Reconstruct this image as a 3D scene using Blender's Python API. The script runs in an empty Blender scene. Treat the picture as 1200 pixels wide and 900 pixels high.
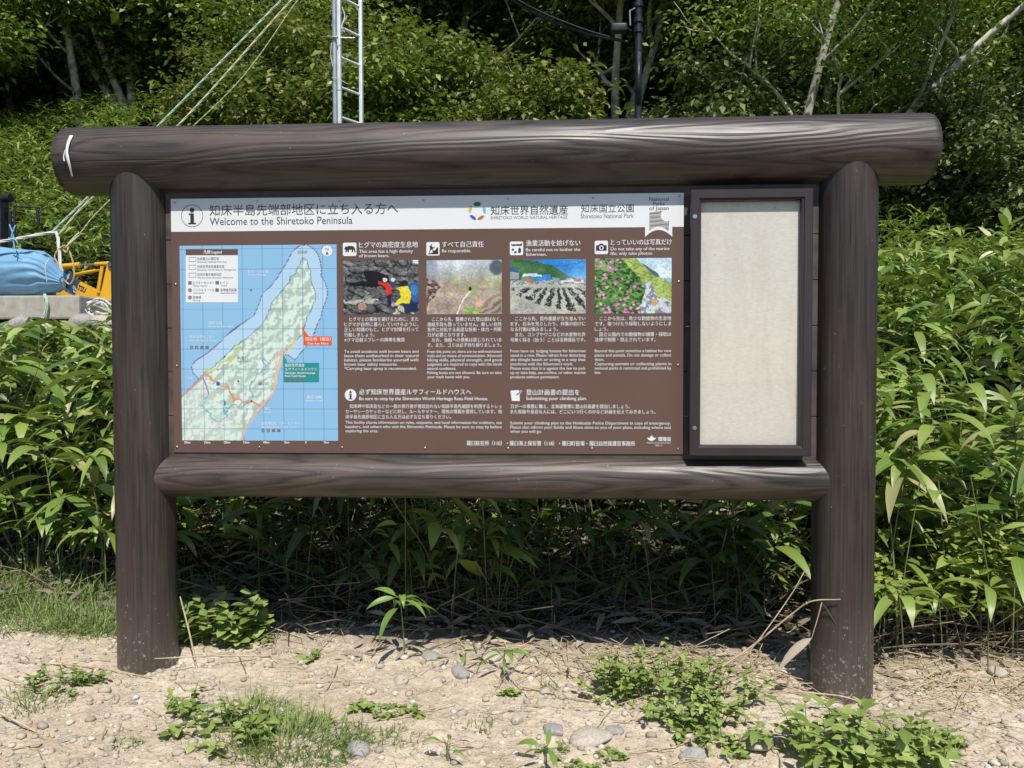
import bpy, math, random
import numpy as np
from mathutils import Vector, Matrix
S = bpy.context.scene
COL = S.collection
RNG = np.random.default_rng(7)
random.seed(7)
PI = math.pi

# ------------------------------------------------------------------ camera
F = 906.0
YAW, PIT, ROLL = [math.radians(a) for a in (-2.72102, -1.5816, -.10253)]
CAM = np.array([0, -3.1694, 1.3])
_c, _s = math.cos(YAW), math.sin(YAW)
FWD = np.array([_s*math.cos(PIT), _c*math.cos(PIT), math.sin(PIT)])
R0 = np.array([_c, -_s, 0.0]); U0 = np.cross(R0, FWD)
RT = math.cos(ROLL)*R0+math.sin(ROLL)*U0; UP = -math.sin(ROLL)*R0+math.cos(ROLL)*U0
def P(u, v, Y):                      # where the sight line through a photo point meets the plane y = Y
    d = FWD+(u-600)/F*RT-(v-450)/F*UP
    return CAM+(Y-CAM[1])/d[1]*d
cam = bpy.data.cameras.new('camera'); co = bpy.data.objects.new('camera', cam); COL.objects.link(co)
cam.sensor_width = 36; cam.lens = 36*F/1200; cam.clip_start = .05; cam.clip_end = 2000
M = Matrix((RT, UP, -FWD)).transposed().to_4x4(); M.translation = Vector(CAM); co.matrix_world = M
S.camera = co

# ------------------------------------------------------------------ objects
def tag(o, label=None, cat=None, group=None, kind=None):
    if label: o['label'] = label
    if cat: o['category'] = cat
    if group: o['group'] = group
    if kind: o['kind'] = kind
    return o
def empty(name, loc, label, cat, group=None, rz=0):
    o = bpy.data.objects.new(name, None); COL.objects.link(o); o.location = Vector(loc); o.rotation_euler = (0, 0, rz)
    o.empty_display_size = .05
    return tag(o, label, cat, group)
def link(name, me, mat=None, parent=None, loc=None):
    o = bpy.data.objects.new(name, me); COL.objects.link(o)
    if mat is not None and not me.materials: me.materials.append(mat)
    if parent is not None: o.parent = parent
    if loc is not None: o.location = Vector(loc)
    return o
def dup(root, loc, rz=0, sc=1, label=None):
    r = root.copy(); COL.objects.link(r); r.location = Vector(loc); r.rotation_euler = (0, 0, rz); r.scale = (sc, sc, sc)
    if label: r['label'] = label
    for ch in root.children:
        c = ch.copy(); COL.objects.link(c); c.parent = r
    return r
class MB:                             # collects vertices and quads or triangles
    def __init__(s): s.v = []; s.f = []; s.n = 0; s.uv = []; s.mi = []
    def add(s, v, f, uv=None, mi=0):
        v = np.asarray(v, float).reshape(-1, 3); f = np.asarray(f, int)
        s.v.append(v); s.f.append(f+s.n); s.n += len(v)
        s.uv.append(np.zeros((len(v), 2)) if uv is None else np.asarray(uv, float)); s.mi.append(np.full(len(f), mi))
    def mesh(s, name, smooth=True, uv=False):
        me = bpy.data.meshes.new(name)
        v = np.concatenate(s.v); me.vertices.add(len(v)); me.vertices.foreach_set('co', v.ravel())
        lv = np.concatenate([f.ravel() for f in s.f]); cnt = np.concatenate([np.full(len(f), f.shape[1]) for f in s.f])
        me.loops.add(len(lv)); me.loops.foreach_set('vertex_index', lv)
        me.polygons.add(len(cnt)); me.polygons.foreach_set('loop_start', np.concatenate([[0], np.cumsum(cnt)[:-1]]))
        me.polygons.foreach_set('material_index', np.concatenate(s.mi))
        me.update(calc_edges=True)
        me.polygons.foreach_set('use_smooth', np.full(len(cnt), bool(smooth)))
        if uv:
            l = me.uv_layers.new(name='UVMap'); l.data.foreach_set('uv', np.concatenate(s.uv)[lv].ravel())
        return me
    def obj(s, name, mat, parent=None, loc=None, smooth=True, uv=False):
        o = link(name, s.mesh(name, smooth, uv), None, parent, loc)
        for m in (mat if isinstance(mat, (list, tuple)) else [mat]): o.data.materials.append(m)
        return o
    def box(s, a, b, mi=0, bev=0):
        a, b = np.minimum(a, b)*1.0, np.maximum(a, b)*1.0
        if bev <= 0:
            x0, y0, z0 = a; x1, y1, z1 = b
            s.add([(x0,y0,z0),(x1,y0,z0),(x1,y1,z0),(x0,y1,z0),(x0,y0,z1),(x1,y0,z1),(x1,y1,z1),(x0,y1,z1)],
                  [(0,3,2,1),(4,5,6,7),(0,1,5,4),(1,2,6,5),(2,3,7,6),(3,0,4,7)], mi=mi)
        else:
            import bmesh
            bm = bmesh.new(); bmesh.ops.create_cube(bm, size=1)
            for q in bm.verts: q.co = Vector((a+b)/2)+Vector([q.co[i]*(b-a)[i] for i in range(3)])
            bmesh.ops.bevel(bm, geom=bm.edges[:]+bm.verts[:], offset=bev, segments=2, affect='EDGES', profile=.6)
            bmesh.ops.triangulate(bm, faces=bm.faces[:]); bm.verts.index_update()
            s.add([q.co[:] for q in bm.verts], [[q.index for q in f.verts] for f in bm.faces], mi=mi); bm.free()
    def poly(s, pts, y0, y1, mi=0):   # a polygon in x,z pushed from y0 to y1 (fan caps)
        n = len(pts); a = [(p[0], y0, p[1]) for p in pts]+[(p[0], y1, p[1]) for p in pts]
        import mathutils.geometry as g
        t = g.tessellate_polygon([[Vector((p[0], p[1], 0)) for p in pts]])
        s.add(a, [(i, (i+1) % n, (i+1) % n+n, i+n) for i in range(n)], mi=mi)
        s.add(a, [tuple(q) for q in t]+[tuple(i+n for i in q) for q in t], mi=mi)
    def tube(s, pts, r, k=8, caps=True, mi=0, flat=1.0):
        pts = np.asarray(pts, float); n = len(pts); r = np.broadcast_to(np.asarray(r, float), (n,))
        t = np.gradient(pts, axis=0); t /= np.linalg.norm(t, axis=1)[:, None]+1e-12
        ref = np.array([0, 0, 1.0]) if abs(t[0, 2]) < .9 else np.array([1.0, 0, 0])
        a = np.cross(t[0], ref); a /= np.linalg.norm(a); V = []
        for i in range(n):
            a = a-t[i]*(a@t[i]); a /= np.linalg.norm(a)+1e-12; b = np.cross(t[i], a)
            th = np.arange(k)*2*PI/k
            V.append(pts[i]+r[i]*(np.cos(th)[:, None]*a+flat*np.sin(th)[:, None]*b))
        i = np.arange(n-1)[:, None]*k; j = np.arange(k)[None]; jn = (j+1) % k
        f = np.stack([i+j, i+jn, i+k+jn, i+k+j], -1).reshape(-1, 4)
        V = np.concatenate(V); s.add(V, f, mi=mi)
        if caps:
            for q in (0, n-1):
                base = s.n; c = np.concatenate([V[q*k:(q+1)*k], pts[q:q+1]])
                s.add(c, [(m, (m+1) % k, k) for m in range(k)] if q else [((m+1) % k, m, k) for m in range(k)], mi=mi)
    def disc(s, c, r, y0, y1, k=32, r_in=0, mi=0):   # a disc or ring facing -y
        th = np.arange(k)*2*PI/k; cs = np.stack([np.cos(th), np.sin(th)], 1)
        o = c+cs*r; ri = max(r_in, 1e-5); i_ = c+cs*ri
        A = np.concatenate([np.insert(o, 1, y0, 1), np.insert(i_, 1, y0, 1), np.insert(o, 1, y1, 1)])
        j = np.arange(k); jn = (j+1) % k
        s.add(A, np.concatenate([np.stack([j, jn, jn+k, j+k], 1), np.stack([j, j+2*k, jn+2*k, jn], 1)]), mi=mi)

def smooth_line(pts, m=6):            # Catmull-Rom through the points
    p = np.asarray(pts, float); p = np.concatenate([2*p[:1]-p[1:2], p, 2*p[-1:]-p[-2:-1]]); out = []
    for i in range(1, len(p)-2):
        for t in np.arange(m)/m:
            a, b, c, d = p[i-1:i+3]
            out.append(.5*((2*b)+(c-a)*t+(2*a-5*b+4*c-d)*t*t+(3*b-a-3*c+d)*t**3))
    out.append(p[-2]); return np.array(out)

# ------------------------------------------------------------------ value noise on arrays
_tab = RNG.random((256, 256))
def vnoise(x, y):
    xi = np.floor(x).astype(int); yi = np.floor(y).astype(int); fx = x-xi; fy = y-yi
    fx = fx*fx*(3-2*fx); fy = fy*fy*(3-2*fy); g = lambda a, b: _tab[a % 256, b % 256]
    return (g(xi, yi)*(1-fx)+g(xi+1, yi)*fx)*(1-fy)+(g(xi, yi+1)*(1-fx)+g(xi+1, yi+1)*fx)*fy
def fbm(x, y, o=4):
    s = 0; a = .5; t = 0
    for i in range(o): s = s+a*vnoise(x*2**i+17*i, y*2**i+5*i); t += a; a *= .5
    return s/t
def sst(x, a, b): t = np.clip((x-a)/(b-a), 0, 1); return t*t*(3-2*t)
def lin(c): c = np.asarray(c, float); return np.where(c < .04045, c/12.92, ((c+.055)/1.055)**2.4)

# ------------------------------------------------------------------ materials
class NT:
    def __init__(s, name):
        s.m = bpy.data.materials.new(name); s.m.use_nodes = True; s.t = s.m.node_tree; s.t.nodes.clear()
        s.out = s.t.nodes.new('ShaderNodeOutputMaterial')
    def n(s, typ, **kw):
        nd = s.t.nodes.new('ShaderNode'+typ)
        for k, v in kw.items():
            if k in nd.bl_rna.properties and k not in ('inputs',): setattr(nd, k, v)
            else:
                i = nd.inputs[k.replace('_', ' ')]
                if isinstance(v, bpy.types.NodeSocket): s.t.links.new(v, i)
                else: i.default_value = v
        return nd
    def l(s, a, b): s.t.links.new(a, b)
    def obj(s): return s.n('TexCoord').outputs['Object']
    def mapping(s, vec, scale=(1, 1, 1), loc=(0, 0, 0)):
        nd = s.n('Mapping'); nd.inputs['Scale'].default_value = scale; nd.inputs['Location'].default_value = loc; s.l(vec, nd.inputs['Vector']); return nd.outputs[0]
    def noise(s, vec, scale, detail=4, rough=.55, dist=0):
        nd = s.n('TexNoise'); nd.inputs['Scale'].default_value = scale; nd.inputs['Detail'].default_value = detail
        nd.inputs['Roughness'].default_value = rough; nd.inputs['Distortion'].default_value = dist
        if vec is not None: s.l(vec, nd.inputs['Vector'])
        return nd.outputs['Fac']
    def ramp(s, fac, stops, interp='LINEAR'):
        nd = s.n('ValToRGB'); s.l(fac, nd.inputs[0]); cr = nd.color_ramp; cr.interpolation = interp
        while len(cr.elements) < len(stops): cr.elements.new(.5)
        for e, (p, c) in zip(cr.elements, stops):
            e.position = p; e.color = (c, c, c, 1) if isinstance(c, (int, float)) else (*c, 1)
        return nd.outputs[0]
    def math(s, op, a, b=0, clamp=False):
        nd = s.n('Math', operation=op); nd.use_clamp = clamp
        for i, q in enumerate((a, b)):
            if isinstance(q, (int, float)): nd.inputs[i].default_value = q
            else: s.l(q, nd.inputs[i])
        return nd.outputs[0]
    def mix(s, fac, a, b, blend='MIX'):
        nd = s.n('Mix', data_type='RGBA', blend_type=blend)
        for i, q in ((0, fac), (6, a), (7, b)):
            if isinstance(q, bpy.types.NodeSocket): s.l(q, nd.inputs[i])
            elif i == 0: nd.inputs[0].default_value = q
            else: nd.inputs[i].default_value = (*q, 1)
        return nd.outputs[2]
    def bump(s, h, st=.3, d=.01, nrm=None):
        nd = s.n('Bump'); nd.inputs['Strength'].default_value = st; nd.inputs['Distance'].default_value = d; s.l(h, nd.inputs['Height'])
        if nrm is not None: s.l(nrm, nd.inputs['Normal'])
        return nd.outputs[0]
    def bsdf(s, color, rough=.6, spec=.4, normal=None, metal=0, trans=0, tcol=None):
        b = s.n('BsdfPrincipled')
        for k, q in (('Base Color', color), ('Roughness', rough), ('Specular IOR Level', spec), ('Metallic', metal)):
            if isinstance(q, bpy.types.NodeSocket): s.l(q, b.inputs[k])
            elif k == 'Base Color': b.inputs[k].default_value = (*q, 1)
            else: b.inputs[k].default_value = q
        if normal is not None: s.l(normal, b.inputs['Normal'])
        o = b.outputs[0]
        if trans:
            t = s.n('BsdfTranslucent'); s.l(tcol if tcol is not None else color, t.inputs[0])
            mx = s.n('MixShader'); mx.inputs[0].default_value = trans; s.l(o, mx.inputs[1]); s.l(t.outputs[0], mx.inputs[2]); o = mx.outputs[0]
        s.l(o, s.out.inputs[0]); return s.m

def m_plain(name, c, rough=.5, spec=.4, var=.25, scale=20, bump=.1, metal=0, bd=.002):
    t = NT(name); o = t.obj(); n = t.noise(o, scale, 5); c = np.array(c, float)
    col = t.ramp(n, [(.3, tuple(c*(1-var))), (.7, tuple(np.minimum(c*(1+var), 1)))])
    return t.bsdf(col, t.ramp(n, [(.3, max(rough-.08, 0)), (.7, min(rough+.08, 1))]), spec, t.bump(n, bump, bd) if bump else None, metal)

def m_log(name='stained_log', gr=.6, fr=17, dark=1.0, spec=.5):
    t = NT(name); o = t.obj()
    w = t.noise(t.mapping(o, (.3, 3.0, 3.0)), 1.7, 2.5, .42, .12)            # slow field: its contours are the grain
    g = t.math('FRACT', t.math('MULTIPLY', w, fr)); g = t.math('ABSOLUTE', t.math('SUBTRACT', t.math('MULTIPLY', g, 2), 1))
    fib = t.noise(t.mapping(o, (3, 120, 120)), 1, 4, .6)
    pat = t.noise(t.mapping(o, (.8, 3, 3)), 2.2, 5, .6)
    col = t.ramp(pat, [(.3, (.036, .028, .024)), (.5, (.056, .042, .035)), (.64, (.092, .06, .046)), (.74, (.07, .062, .057))])
    col = t.mix(t.ramp(g, [(.0, gr), (.5, .0)]), col, (.016, .012, .010)); col = t.mix(1.0, col, (dark, dark, dark), 'MULTIPLY')
    col = t.mix(t.math('MULTIPLY', t.ramp(fib, [(.35, 0), (.75, 1)]), .45), col, (.12, .1, .09))
    sp = t.noise(o, 60, 3, .7); z = t.n('SeparateXYZ'); t.l(t.n('NewGeometry').outputs['Position'], z.inputs[0])
    low = t.ramp(z.outputs[2], [(.02, .60), (.40, .76)])
    sp2 = t.math('GREATER_THAN', t.math('MULTIPLY', sp, t.math('ADD', t.math('MULTIPLY', pat, .5), .78)), low)
    col = t.mix(t.math('MULTIPLY', sp2, .6), col, (.38, .36, .33))
    dust = t.math('MULTIPLY', t.ramp(z.outputs[2], [(.0, .55), (.35, 0)]), pat)
    col = t.mix(dust, col, (.26, .21, .17))
    h = t.math('ADD', t.math('MULTIPLY', g, gr), t.math('MULTIPLY', fib, .5))
    crk = t.noise(t.mapping(o, (.7, 26, 26), (3, 1, 2)), 1, 2, .5)
    cr = t.ramp(crk, [(.275, 1), (.295, 0)])
    col = t.mix(cr, col, (.006, .005, .004))
    h = t.math('SUBTRACT', h, t.math('MULTIPLY', cr, 3))
    return t.bsdf(col, t.ramp(pat, [(.3, .34), (.7, .52)]), spec, t.bump(h, .5, .0024))
def m_leaf(name, stops, rough=.38, trans=.28, midrib=0, spec=.5, edge=0, dry=0):
    t = NT(name); r = t.n('NewGeometry').outputs['Random Per Island']
    col = t.ramp(r, stops)
    n = t.noise(t.obj(), 3.0, 2); col = t.mix(t.math('MULTIPLY', t.ramp(n, [(.35, 1), (.65, 0)]), .35), col, tuple(np.array(stops[0][1])*.7))
    nrm = None
    if midrib:
        uv = t.n('SeparateXYZ'); t.l(t.n('TexCoord').outputs['UV'], uv.inputs[0])
        a = t.math('ABSOLUTE', t.math('SUBTRACT', uv.outputs[0], .5))
        col = t.mix(t.math('MULTIPLY', t.ramp(a, [(.02, 1), (.055, 0)]), midrib), col, (.32, .40, .13))
        st = t.math('SINE', t.math('MULTIPLY', uv.outputs[0], 70)); nrm = t.bump(st, .16, .0012)
        if edge:
            e = t.math('MULTIPLY', t.ramp(a, [(.44, 0), (.49, 1)]), t.ramp(r, [(.55, 0), (.75, edge)]))
            tip = t.math('MULTIPLY', t.ramp(uv.outputs[1], [(.82, 0), (.95, 1)]), t.ramp(r, [(.7, 0), (.8, 1)]))
            col = t.mix(t.math('MAXIMUM', e, tip), col, (.42, .36, .2))
    tc = t.mix(.55, col, (.20, .32, .02), 'MIX')
    return t.bsdf(col, rough, spec, nrm, 0, trans, tc)
M = {}
M['log'] = m_log('stained_log', 1.0, 20, .9, .55); M['post'] = m_log('stained_post', .14, 8, .5, .42)
M['endgrain'] = m_plain('end_grain', (.07, .055, .045), .7, .3)
M['board'] = m_plain('stained_board', (.085, .068, .06), .6, .4, .35, 9, .2)
M['brown'] = m_plain('brown_print', (.138, .084, .068), .42, .22, .04, 3, .0)
M['white'] = m_plain('white_print', (.78, .79, .8), .35, .5, .02, 3, 0)
M['ink'] = m_plain('dark_print', (.045, .035, .032), .5, .3, .05, 3, 0)
M['grey_ink'] = m_plain('grey_print', (.18, .15, .145), .5, .3, .05, 3, 0)
M['pale_ink'] = m_plain('pale_blue_print', (.75, .85, .95), .5, .3, .02, 3, 0)
M['teal'] = m_plain('teal_print', (.02, .27, .27), .4, .4, .03, 3, 0)
M['orange'] = m_plain('orange_print', (.75, .11, .035), .4, .4, .03, 3, 0)
M['p_green'] = m_plain('green_print', (.03, .17, .12), .4, .4, .03, 3, 0)
M['p_yellow'] = m_plain('yellow_print', (.55, .5, .08), .4, .4, .03, 3, 0)
M['p_blue'] = m_plain('blue_print', (.08, .1, .42), .4, .4, .03, 3, 0)
M['p_sky'] = m_plain('sky_print', (.16, .5, .72), .4, .4, .03, 3, 0)
M['p_red'] = m_plain('red_print', (.55, .13, .09), .4, .4, .03, 3, 0)
M['frame'] = m_plain('bronze_aluminium', (.04, .029, .031), .36, .5, .08, 4, .02)
M['steel'] = m_plain('steel', (.6, .6, .6), .3, .5, .1, 30, .05, 1)
M['alu'] = m_plain('pale_aluminium', (.72, .75, .78), .4, .5, .06, 12, .05, .25)
M['galv'] = m_plain('galvanised_pipe', (.42, .47, .5), .42, .5, .12, 12, .05, .4)
M['black'] = m_plain('black_metal', (.018, .02, .028), .45, .4, .3, 12, .1)
M['yellow'] = m_plain('yellow_paint', (.72, .39, .02), .38, .5, .08, 8, .03)
M['tree_m'] = m_leaf('mixed_leaf', [(.0, (.05, .09, .02)), (.4, (.13, .2, .04)), (.8, (.27, .36, .08)), (1, (.42, .44, .15))], .42, .3, 0, .45)
M['concrete'] = m_plain('concrete', (.42, .39, .33), .85, .2, .2, 14, .4, 0, .006)
M['rope_w'] = m_plain('white_rope', (.62, .62, .56), .8, .2, .12, 90, .5, 0, .004)
M['rope_g'] = m_plain('green_white_rope', (.46, .62, .5), .7, .2, .3, 60, .5, 0, .004)
M['rope_y'] = m_plain('pale_yellow_rope', (.58, .6, .36), .7, .2, .2, 60, .5, 0, .004)
M['rope_t'] = m_plain('tan_rope', (.5, .36, .2), .8, .2, .2, 60, .5, 0, .004)
M['rope_b'] = m_plain('blue_twine', (.25, .5, .75), .6, .3, .1, 60, .3, 0, .003)
M['ribbon'] = m_plain('white_ribbon', (.85, .85, .88), .5, .4, .03, 20, .1)
M['straw'] = m_plain('dry_stalk', (.50, .40, .25), .6, .35, .3, 14, .3, 0, .002)
M['straw_dark'] = m_plain('dark_stalk', (.22, .17, .11), .7, .3, .35, 14, .3, 0, .002)  # darker brown version of the dry stalk
M['stem'] = m_plain('green_stem', (.16, .19, .07), .5, .4, .3, 14, .1)
M['bark_w'] = m_plain('pale_bark', (.55, .51, .44), .75, .3, .5, 5, .5, 0, .03)
M['bark_d'] = m_plain('brown_bark', (.12, .1, .08), .8, .3, .4, 6, .5, 0, .03)
M['vine'] = m_leaf('vine_leaf', [(.0, (.22, .3, .05)), (.5, (.42, .5, .09)), (1, (.6, .62, .18))], .5, .35, .2, .35)
M['weed_d'] = m_leaf('shade_painted_weed_leaf', [(.0, (.03, .07, .015)), (.5, (.06, .13, .025)), (1, (.1, .17, .04))], .5, .3, .35, .35)  # weed greens darkened, so thicket shade is put into the colour
M['sasa'] = m_leaf('bamboo_leaf', [(.0, (.08, .15, .03)), (.35, (.2, .31, .05)), (.7, (.33, .44, .085)), (.93, (.44, .53, .13)), (1, (.56, .5, .24))], .4, .25, .45, .9, .8)
M['sasa_shade'] = m_leaf('shade_painted_bamboo_leaf', [(.0, (.02, .05, .012)), (.5, (.05, .1, .02)), (.95, (.1, .16, .035)), (1, (.3, .27, .14))], .4, .2, .4, .5, .8)  # bamboo leaf darkened: the shade under the sign is painted into its colour
M['litter'] = m_leaf('dead_bamboo_leaf', [(.0, (.12, .1, .08)), (.5, (.25, .21, .16)), (1, (.42, .36, .27))], .7, .12, 0, .2)
M['weed'] = m_leaf('weed_leaf', [(.0, (.17, .26, .06)), (.5, (.32, .43, .1)), (1, (.5, .57, .2))], .5, .3, .35, .35)
M['grass'] = m_leaf('grass_blade', [(.0, (.15, .23, .06)), (.6, (.27, .37, .11)), (.9, (.4, .46, .18)), (1, (.56, .5, .28))], .5, .25, 0, .3)
M['tree'] = m_leaf('tree_leaf', [(.0, (.055, .095, .02)), (.5, (.15, .21, .045)), (.85, (.28, .35, .09)), (1, (.42, .42, .16))], .36, .26, 0, .5)
M['tree_y'] = m_leaf('yellow_green_leaf', [(.0, (.08, .11, .025)), (.5, (.2, .24, .055)), (.9, (.34, .35, .11)), (1, (.4, .25, .09))], .42, .3, 0, .45)
M['tree_b'] = m_leaf('bright_leaf', [(.0, (.1, .16, .03)), (.5, (.24, .34, .06)), (1, (.4, .48, .12))], .38, .3, 0, .5)
M['shrub_g'] = m_leaf('grey_green_leaf', [(.0, (.08, .11, .045)), (.5, (.18, .22, .075)), (1, (.32, .34, .14))], .5, .25, 0, .4)
M['sasa_far'] = m_leaf('far_bamboo_leaf', [(.0, (.1, .17, .035)), (.5, (.24, .34, .07)), (1, (.42, .5, .14))], .4, .3, 0, .5)
# ------------------------------------------------------------------ ground
def H(x, y):
    x = np.asarray(x, float); y = np.asarray(y, float)
    b = -.024*(np.clip(x, -4, 4)+.25)
    b = b+.10*sst(-x, 1.9, 3.2)*sst(y, -.5, .7)                     # the grassy bank at the left
    b = b+1.45*sst(y, .7, 4.2)*(1-.25*sst(x, 1.0, 3.0)*(1-sst(y, 2.5, 4)))
    b = b+.09*np.clip(y-4.2, 0, 4)
    k = .56-.17*sst(x, 3.5, 13)
    b = b+k*np.clip(y-8.0, 0, 200)*sst(y, 7.5, 10)
    b = b+(fbm(x*1.3+9, y*1.3+4, 3)-.5)*.10*sst(np.abs(y), .25, 1.5)+(fbm(x*.25+40, y*.25+7, 3)-.5)*2.2*sst(y, 9, 22)
    return b+(fbm(x*5+3, y*5+1, 3)-.5)*.03
def Hn(x, y):                         # the fine surface of the dirt, with mounds
    return H(x, y)+(fbm(x*9+30, y*9, 3)-.5)*.03+(fbm(x*28+30, y*28, 3)-.5)*.018+(fbm(x*75, y*75+9, 2)-.5)*.006
def grid(name, xs, ys, fn, mat, **kw):
    X, Y = np.meshgrid(xs, ys); Z = fn(X, Y); n, m = X.shape; b = MB()
    i = np.arange(n-1)[:, None]*m+np.arange(m-1)[None]
    b.add(np.stack([X, Y, Z], -1).reshape(-1, 3), np.stack([i, i+1, i+m+1, i+m], -1).reshape(-1, 4))
    return tag(b.obj(name, mat), **kw)
def m_dirt():
    t = NT('sandy_dirt'); o = t.obj()
    big = t.noise(o, 1.6, 5, .6); fine = t.noise(o, 45, 6, .7)
    vor = t.n('TexVoronoi', feature='F1'); vor.inputs['Scale'].default_value = 58; t.l(o, vor.inputs['Vector'])
    v2 = t.n('TexVoronoi', feature='F1'); v2.inputs['Scale'].default_value = 21; t.l(o, v2.inputs['Vector'])
    col = t.ramp(big, [(.3, (.52, .42, .3)), (.55, (.65, .55, .42)), (.75, (.72, .64, .52))])
    col = t.mix(t.ramp(fine, [(.3, .45), (.62, 0)]), col, (.28, .2, .13))
    peb = t.math('MULTIPLY', t.ramp(vor.outputs['Distance'], [(.25, 1), (.42, 0)]), .65)
    pc = t.ramp(t.n('SeparateXYZ', Vector=vor.outputs['Color']).outputs[0], [(.0, (.34, .31, .28)), (.5, (.56, .46, .36)), (1, (.68, .64, .58))])
    col = t.mix(t.math('MULTIPLY', peb, t.ramp(t.noise(o, 5, 2), [(.4, .1), (.6, 1)])), col, pc)
    green = t.ramp(t.noise(o, 2.2, 4), [(.58, 0), (.7, .35)])
    col = t.mix(green, col, (.2, .2, .09)); col = t.mix(t.math('MULTIPLY', t.ramp(t.noise(o, 9, 6, .75), [(.42, 1), (.56, 0)]), .36), col, (.33, .26, .18)); col = t.mix(t.ramp(t.noise(o, 120, 3, .7), [(.6, 0), (.7, .5)]), col, (.72, .68, .6))
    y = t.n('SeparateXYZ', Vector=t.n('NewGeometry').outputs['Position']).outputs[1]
    rear = t.math('ADD', y, t.math('MULTIPLY', t.noise(o, 4, 3), .5))
    mr = t.n('MapRange'); mr.inputs[1].default_value = .45; mr.inputs[2].default_value = .95; t.l(rear, mr.inputs[0])
    col = t.mix(mr.outputs[0], col, (.055, .042, .028))  # dirt turns dark brown towards the back
    h = t.math('ADD', t.math('MULTIPLY', fine, .8), t.math('MULTIPLY', peb, .6)); h = t.math('ADD', h, t.math('MULTIPLY', t.ramp(v2.outputs['Distance'], [(.1, 1), (.5, 0)]), .5))
    return t.bsdf(col, .9, .2, t.bump(h, .7, .012))
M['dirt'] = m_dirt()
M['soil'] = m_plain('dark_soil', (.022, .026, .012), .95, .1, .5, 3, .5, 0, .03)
XS = np.concatenate([np.linspace(-200, -9, 30)[:-1], np.linspace(-9, 9, 120), np.linspace(9, 200, 30)[1:]])
YS = np.concatenate([np.linspace(-60, -3, 15)[:-1], np.linspace(-3, 10, 110), np.linspace(10, 60, 60)[1:], np.linspace(60, 260, 12)[1:]])
def Hfar(x, y): return H(x, np.minimum(y, 60))-.03*sst(np.abs(x)*0+1, 0, 1)*((np.abs(x) < 3.4) & (y > -2) & (y < 1.3))
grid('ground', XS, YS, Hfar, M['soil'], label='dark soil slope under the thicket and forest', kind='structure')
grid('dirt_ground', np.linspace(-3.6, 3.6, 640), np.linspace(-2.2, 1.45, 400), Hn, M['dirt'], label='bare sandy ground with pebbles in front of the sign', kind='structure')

# ------------------------------------------------------------------ the sign structure
SIGN = empty('information_sign', (-.255, 0, 0), 'large information sign on two dark brown stained log posts with log top beam', 'sign')
def part(o): o.parent = SIGN; o.matrix_parent_inverse = Matrix.Translation((.255, 0, 0)); return o
def log(name, a, b, r, seed, rnd=.02, k=72, r_end=None):   # a peeled log along local x from a to b
    a = Vector(a); b = Vector(b); L = (b-a).length; n = max(int(L/.02), 20)
    x = np.concatenate([[0, .002, .008, rnd], np.linspace(rnd*1.4, L-rnd*1.4, n), [L-rnd, L-.008, L-.002, L]])
    sh = np.concatenate([[r-rnd*.7, r-rnd*.42, r-rnd*.16, r], np.full(n, r), [r, r-rnd*.16, r-rnd*.42, r-rnd*.7]])
    th = np.arange(k)*2*PI/k
    X, T = np.meshgrid(x, th, indexing='ij'); R = np.broadcast_to(sh[:, None], X.shape)
    ca, sa = np.cos(T), np.sin(T)
    R = R*(1+.022*(fbm(X*1.1+seed, ca*.8+10, 3)+fbm(X*1.1+seed+50, sa*.8+20, 3)-1))
    V = np.stack([X, R*ca, R*sa], -1).reshape(-1, 3); b_ = MB(); N = len(x)
    i = np.arange(N-1)[:, None]*k; j = np.arange(k)[None]; jn = (j+1) % k
    b_.add(V, np.stack([i+j, i+jn, i+k+jn, i+k+j], -1).reshape(-1, 4))
    for q, s_ in ((0, -1), (N-1, 1)):
        c = np.concatenate([V[q*k:(q+1)*k], [[x[q], 0, 0]]]); m = np.arange(k)
        b_.add(c, np.stack([m, (m+1) % k, np.full(k, k)], 1) if s_ > 0 else np.stack([(m+1) % k, m, np.full(k, k)], 1))
    o = b_.obj(name, M['post'] if name == 'post' else M['log']); d = (b-a).normalized()
    o.rotation_euler = d.to_track_quat('X', 'Z').to_euler(); o.location = a; part(o); return o
log('post', (-1.697, 0, -.35), (-1.697, 0, 2.10), .118, 3)
log('post', (1.187, 0, -.4), (1.187, 0, 2.10), .118, 31)
log('top_beam', (-2.0, 0, 2.14), (1.50, 0, 2.143), .138, 12, .022)
log('lower_rail', (-1.66, 0, .828), (1.15, 0, .826), .086, 77, .015)
# backing planks
for i, (z0, z1) in enumerate([(.898, 1.08), (1.083, 1.262), (1.265, 1.444), (1.447, 1.626), (1.629, 1.808), (1.811, 2.03)]):
    b = MB(); b.box((-1.64, -.025, z0), (1.12, .012, z1), bev=.002); part(b.obj('backing_board', M['board'], smooth=False))
# the printed panel
PY = -.030
b = MB(); b.box((-1.5587, PY, .929), (.5413, -.0252, 1.979), bev=.0008)
PANEL = part(b.obj('printed_panel', M['brown'], smooth=False)); tag(PANEL, 'brown bilingual panel with white header, map and four photographs')
def pin(o): o.parent = PANEL; o.matrix_parent_inverse = PANEL.matrix_world.inverted() if False else Matrix.Identity(4); return o
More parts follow.
